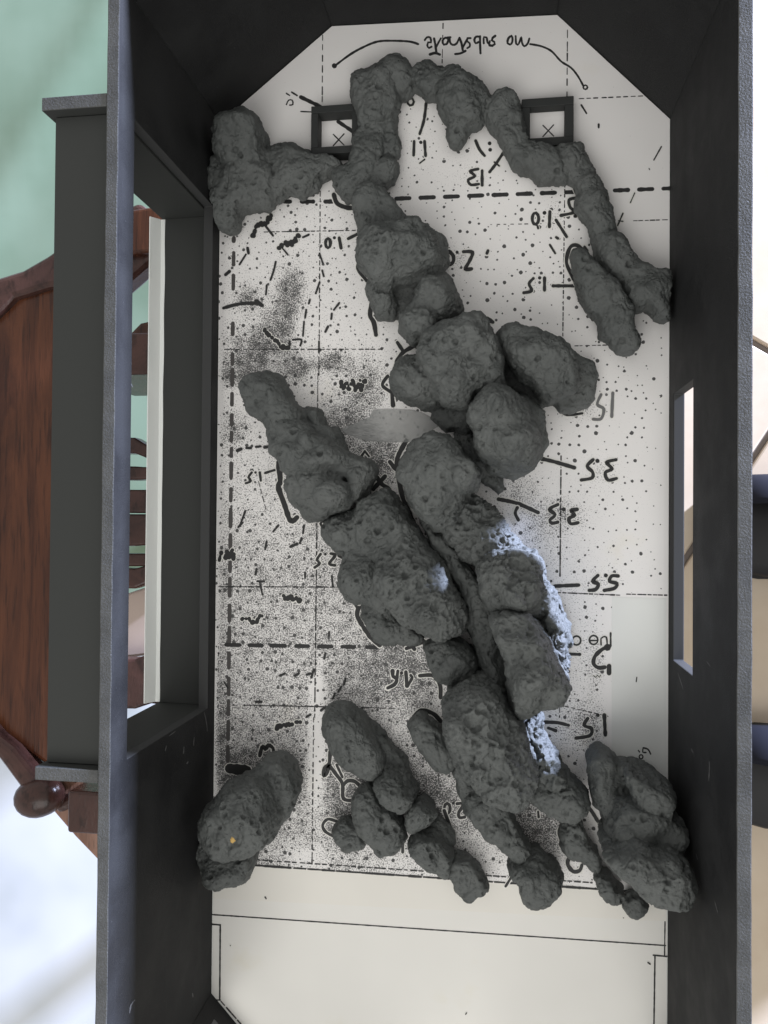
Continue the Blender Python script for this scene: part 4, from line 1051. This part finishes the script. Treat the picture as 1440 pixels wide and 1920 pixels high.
CB = (-160, 0, ZF + 5)
chair = thing('wooden_chair', 'carved reddish brown wooden chair under the left side of the tank', 'chair', CB)
prism('seat', [(-118, 160), (50, 160), (60, -230), (-118, -230)], -26, -5.1, M['wood_dark'], chair, CB)
ZC = -62.0
sb = at([(-260, 560), (30, 545), (170, 500), (192, 560), (196, 700), (150, 760), (140, 1300), (140, 1475), (0, 1375), (-260, 1180)], ZC)
prism('side_board', [(p[0], p[1]) for p in sb], ZC - 14, ZC, M['wood'], chair, CB, 3)
up = at([(-60, 540), (0, 522), (45, 508), (90, 482), (150, 440), (262, 380), (300, 410), (300, 480), (230, 540), (190, 535), (95, 540), (30, 560), (0, 590), (-60, 640)], ZC + 3)
prism('top_rail', [(p[0], p[1]) for p in up], ZC - 10, ZC + 5, M['wood_dark'], chair, CB, 3)
gp = at([(228, 640), (262, 605), (330, 590), (330, 700), (262, 684), (228, 672)], ZC)
prism('seat_block', [(p[0], p[1]) for p in gp], ZC - 14, ZC, M['wood'], chair, CB, 2)
gp = at([(225, 395), (330, 380), (330, 470), (225, 478)], ZC + 10)
prism('arm_end', [(p[0], p[1]) for p in gp], ZC - 4, ZC + 10, M['wood'], chair, CB, 2)
lr = at([(-40, 1330), (0, 1378), (28, 1400), (60, 1440), (78, 1462), (72, 1490), (40, 1478), (0, 1424), (-40, 1380)], ZC + 6)
prism('lower_rail', [(p[0], p[1]) for p in lr], ZC - 8, ZC + 8, M['wood_dark'], chair, CB, 4)
# turned knob at the end of the lower rail
kc = at([(74, 1494)], ZC + 4)[0]; v = []; f = []; nu, nv_ = 20, 10
for i in range(nv_ + 1):
    th_ = math.pi * i / nv_
    for k in range(nu):
        a = 2 * math.pi * k / nu; r = 11.5 * math.sin(th_) ** 0.8 * (1 + 0.10 * math.cos(2 * a - 0.8))
        v.append((kc[0] + r * 1.1 * math.cos(a), kc[1] + r * math.sin(a), kc[2] + 9 * math.cos(th_)))
for i in range(nv_):
    for k in range(nu): f.append((i * nu + k, i * nu + nu + k, i * nu + nu + (k + 1) % nu, i * nu + (k + 1) % nu))
obj('knob', v, f, M['wood_dark'], chair, CB, smooth=True)
lb = at([(70, 1470), (150, 1440), (320, 1440), (330, 1760), (190, 1622), (140, 1570), (97, 1520)], ZC - 6)
prism('front_board', [(p[0], p[1]) for p in lb], ZC - 20, ZC - 6, M['wood_end'], chair, CB, 2)
rl = at([(100, 1500), (190, 1462), (330, 1440), (330, 1462), (195, 1490), (110, 1526)], ZC - 2)
prism('front_rail', [(p[0], p[1]) for p in rl], ZC - 14, ZC, M['wood_dark'], chair, CB, 3)
for i, (y0, y1, y2, y3) in enumerate([(820, 850, 838, 862), (874, 900, 876, 898), (918, 962, 918, 962), (964, 1024, 964, 1022), (1038, 1062, 1038, 1062), (1066, 1104, 1058, 1092), (1236, 1330, 1225, 1320)]):
    sp = at([(120, y0 - 2), (252, y0), (282, y2), (340, y2 + 6), (340, y3 + 6), (282, y3), (252, y1), (120, y1 - 2)], ZC - 8)
    prism('slat', [(p[0], p[1]) for p in sp], ZC - 18, ZC - 8, M['wood_dark'], chair, CB, 1.5)
pb = at([(200, 1126), (252, 1108), (282, 1098), (340, 1080), (340, 1215), (282, 1228), (252, 1232), (200, 1236)], ZC - 20)
prism('pale_board', [(p[0], p[1]) for p in pb], ZC - 30, ZC - 20, mat('pale_pinkish_wood', (0.45, 0.36, 0.31), 0.5), chair, CB, 1.5)
prism('side_support', [(-205, 90), (-60, 90), (-60, 70), (-205, 70)], -90, -26, M['wood_dark'], chair, CB)
prism('side_support', [(-205, -130), (-60, -130), (-60, -150), (-205, -150)], -90, -26, M['wood_dark'], chair, CB)
for lx, ly in ((-110, 140), (40, 140), (-110, -210), (40, -210)):
    prism('leg', [(lx - 12, ly - 12), (lx + 12, ly - 12), (lx + 12, ly + 12), (lx - 12, ly + 12)], ZF + 4.5, -25, M['wood_dark'], chair, CB)

# ------------------------------------------------------------------ two dark shoes on the tiles at the right edge
def shoe(cpx, label):
    c = at([cpx], ZF + 45)[0]; b = (c[0], c[1], ZF)
    t = thing('shoe', label, 'shoe', b, 'dark shoes on the tiles')
    secs = [(-52, 12, 14, 16), (-46, 28, 20, 24), (-30, 38, 26, 34), (0, 43, 32, 48), (40, 42, 38, 62), (90, 39, 44, 84), (140, 37, 46, 96), (180, 34, 42, 92), (196, 22, 36, 70)]
    nu = 18
    upv, upf = [], []
    for (x, hw, zm, zt) in secs:
        for k in range(nu):
            a = 2 * math.pi * k / nu; cy, sz = math.cos(a), math.sin(a)
            z = 14 + (zt - 14) * (0.5 + 0.5 * sz) if sz > -0.4 else 14
            upv.append((c[0] + x, c[1] + hw * cy * (1.0 if sz < 0.3 else 1 - 0.25 * (sz - 0.3)), ZF + z))
    for i in range(len(secs) - 1):
        for k in range(nu): upf.append((i * nu + k, i * nu + (k + 1) % nu, i * nu + nu + (k + 1) % nu, i * nu + nu + k))
    upf += [tuple(range(nu))[::-1], tuple((len(secs) - 1) * nu + k for k in range(nu))]
    fm = mat('black_shoe_fabric', (0.012, 0.012, 0.013), 0.6, 0.4); nm = mat('navy_fabric', (0.010, 0.011, 0.017), 0.8, 0.2)
    o = obj('upper', upv, upf, [fm, nm], t, b, smooth=True)
    sv = [(c[0] + x, c[1] + s_ * (hw + 3), ZF + z) for (x, hw, _a, _b) in secs for s_ in (-1, 1) for z in (0.5, 15)]
    sf = []
    for i in range(len(secs) - 1):
        q0, q1 = i * 4, i * 4 + 4
        sf += [(q0, q1, q1 + 1, q0 + 1), (q0 + 2, q0 + 3, q1 + 3, q1 + 2), (q0 + 1, q1 + 1, q1 + 3, q0 + 3), (q0, q0 + 2, q1 + 2, q1)]
    sf += [(0, 1, 3, 2), (len(sv) - 4, len(sv) - 2, len(sv) - 1, len(sv) - 3)]
    obj('sole', sv, sf, mat('dark_rubber', (0.02, 0.02, 0.02), 0.7), t, b)
    # navy trouser hem draped over the shoe's upper side
    hv, hf = [], []
    for i, (x, rr_, z) in enumerate([(-40, 1.0, 40), (0, 1.02, 66), (60, 1.04, 92), (130, 1.06, 118)]):
        for k in range(9):
            a = math.pi * (0.06 + 0.30 * k / 8)
            hv.append((c[0] + x, c[1] + 47 * rr_ * math.cos(a) + 4, ZF + 22 + (z - 10) * math.sin(a)))
    for i in range(3):
        for k in range(8): hf.append((i * 9 + k, i * 9 + k + 1, i * 9 + 10 + k, i * 9 + 9 + k))
    o = obj('trouser_hem', hv, hf, nm, t, b, smooth=True)
    md = o.modifiers.new('s', 'SOLIDIFY'); md.thickness = 2 * S
    return t


shoe((1442, 994), 'upper of two dark navy shoes, half hidden past the right wall by the tiles')
shoe((1444, 1474), 'lower of two dark navy shoes, half hidden past the right wall by the tiles')
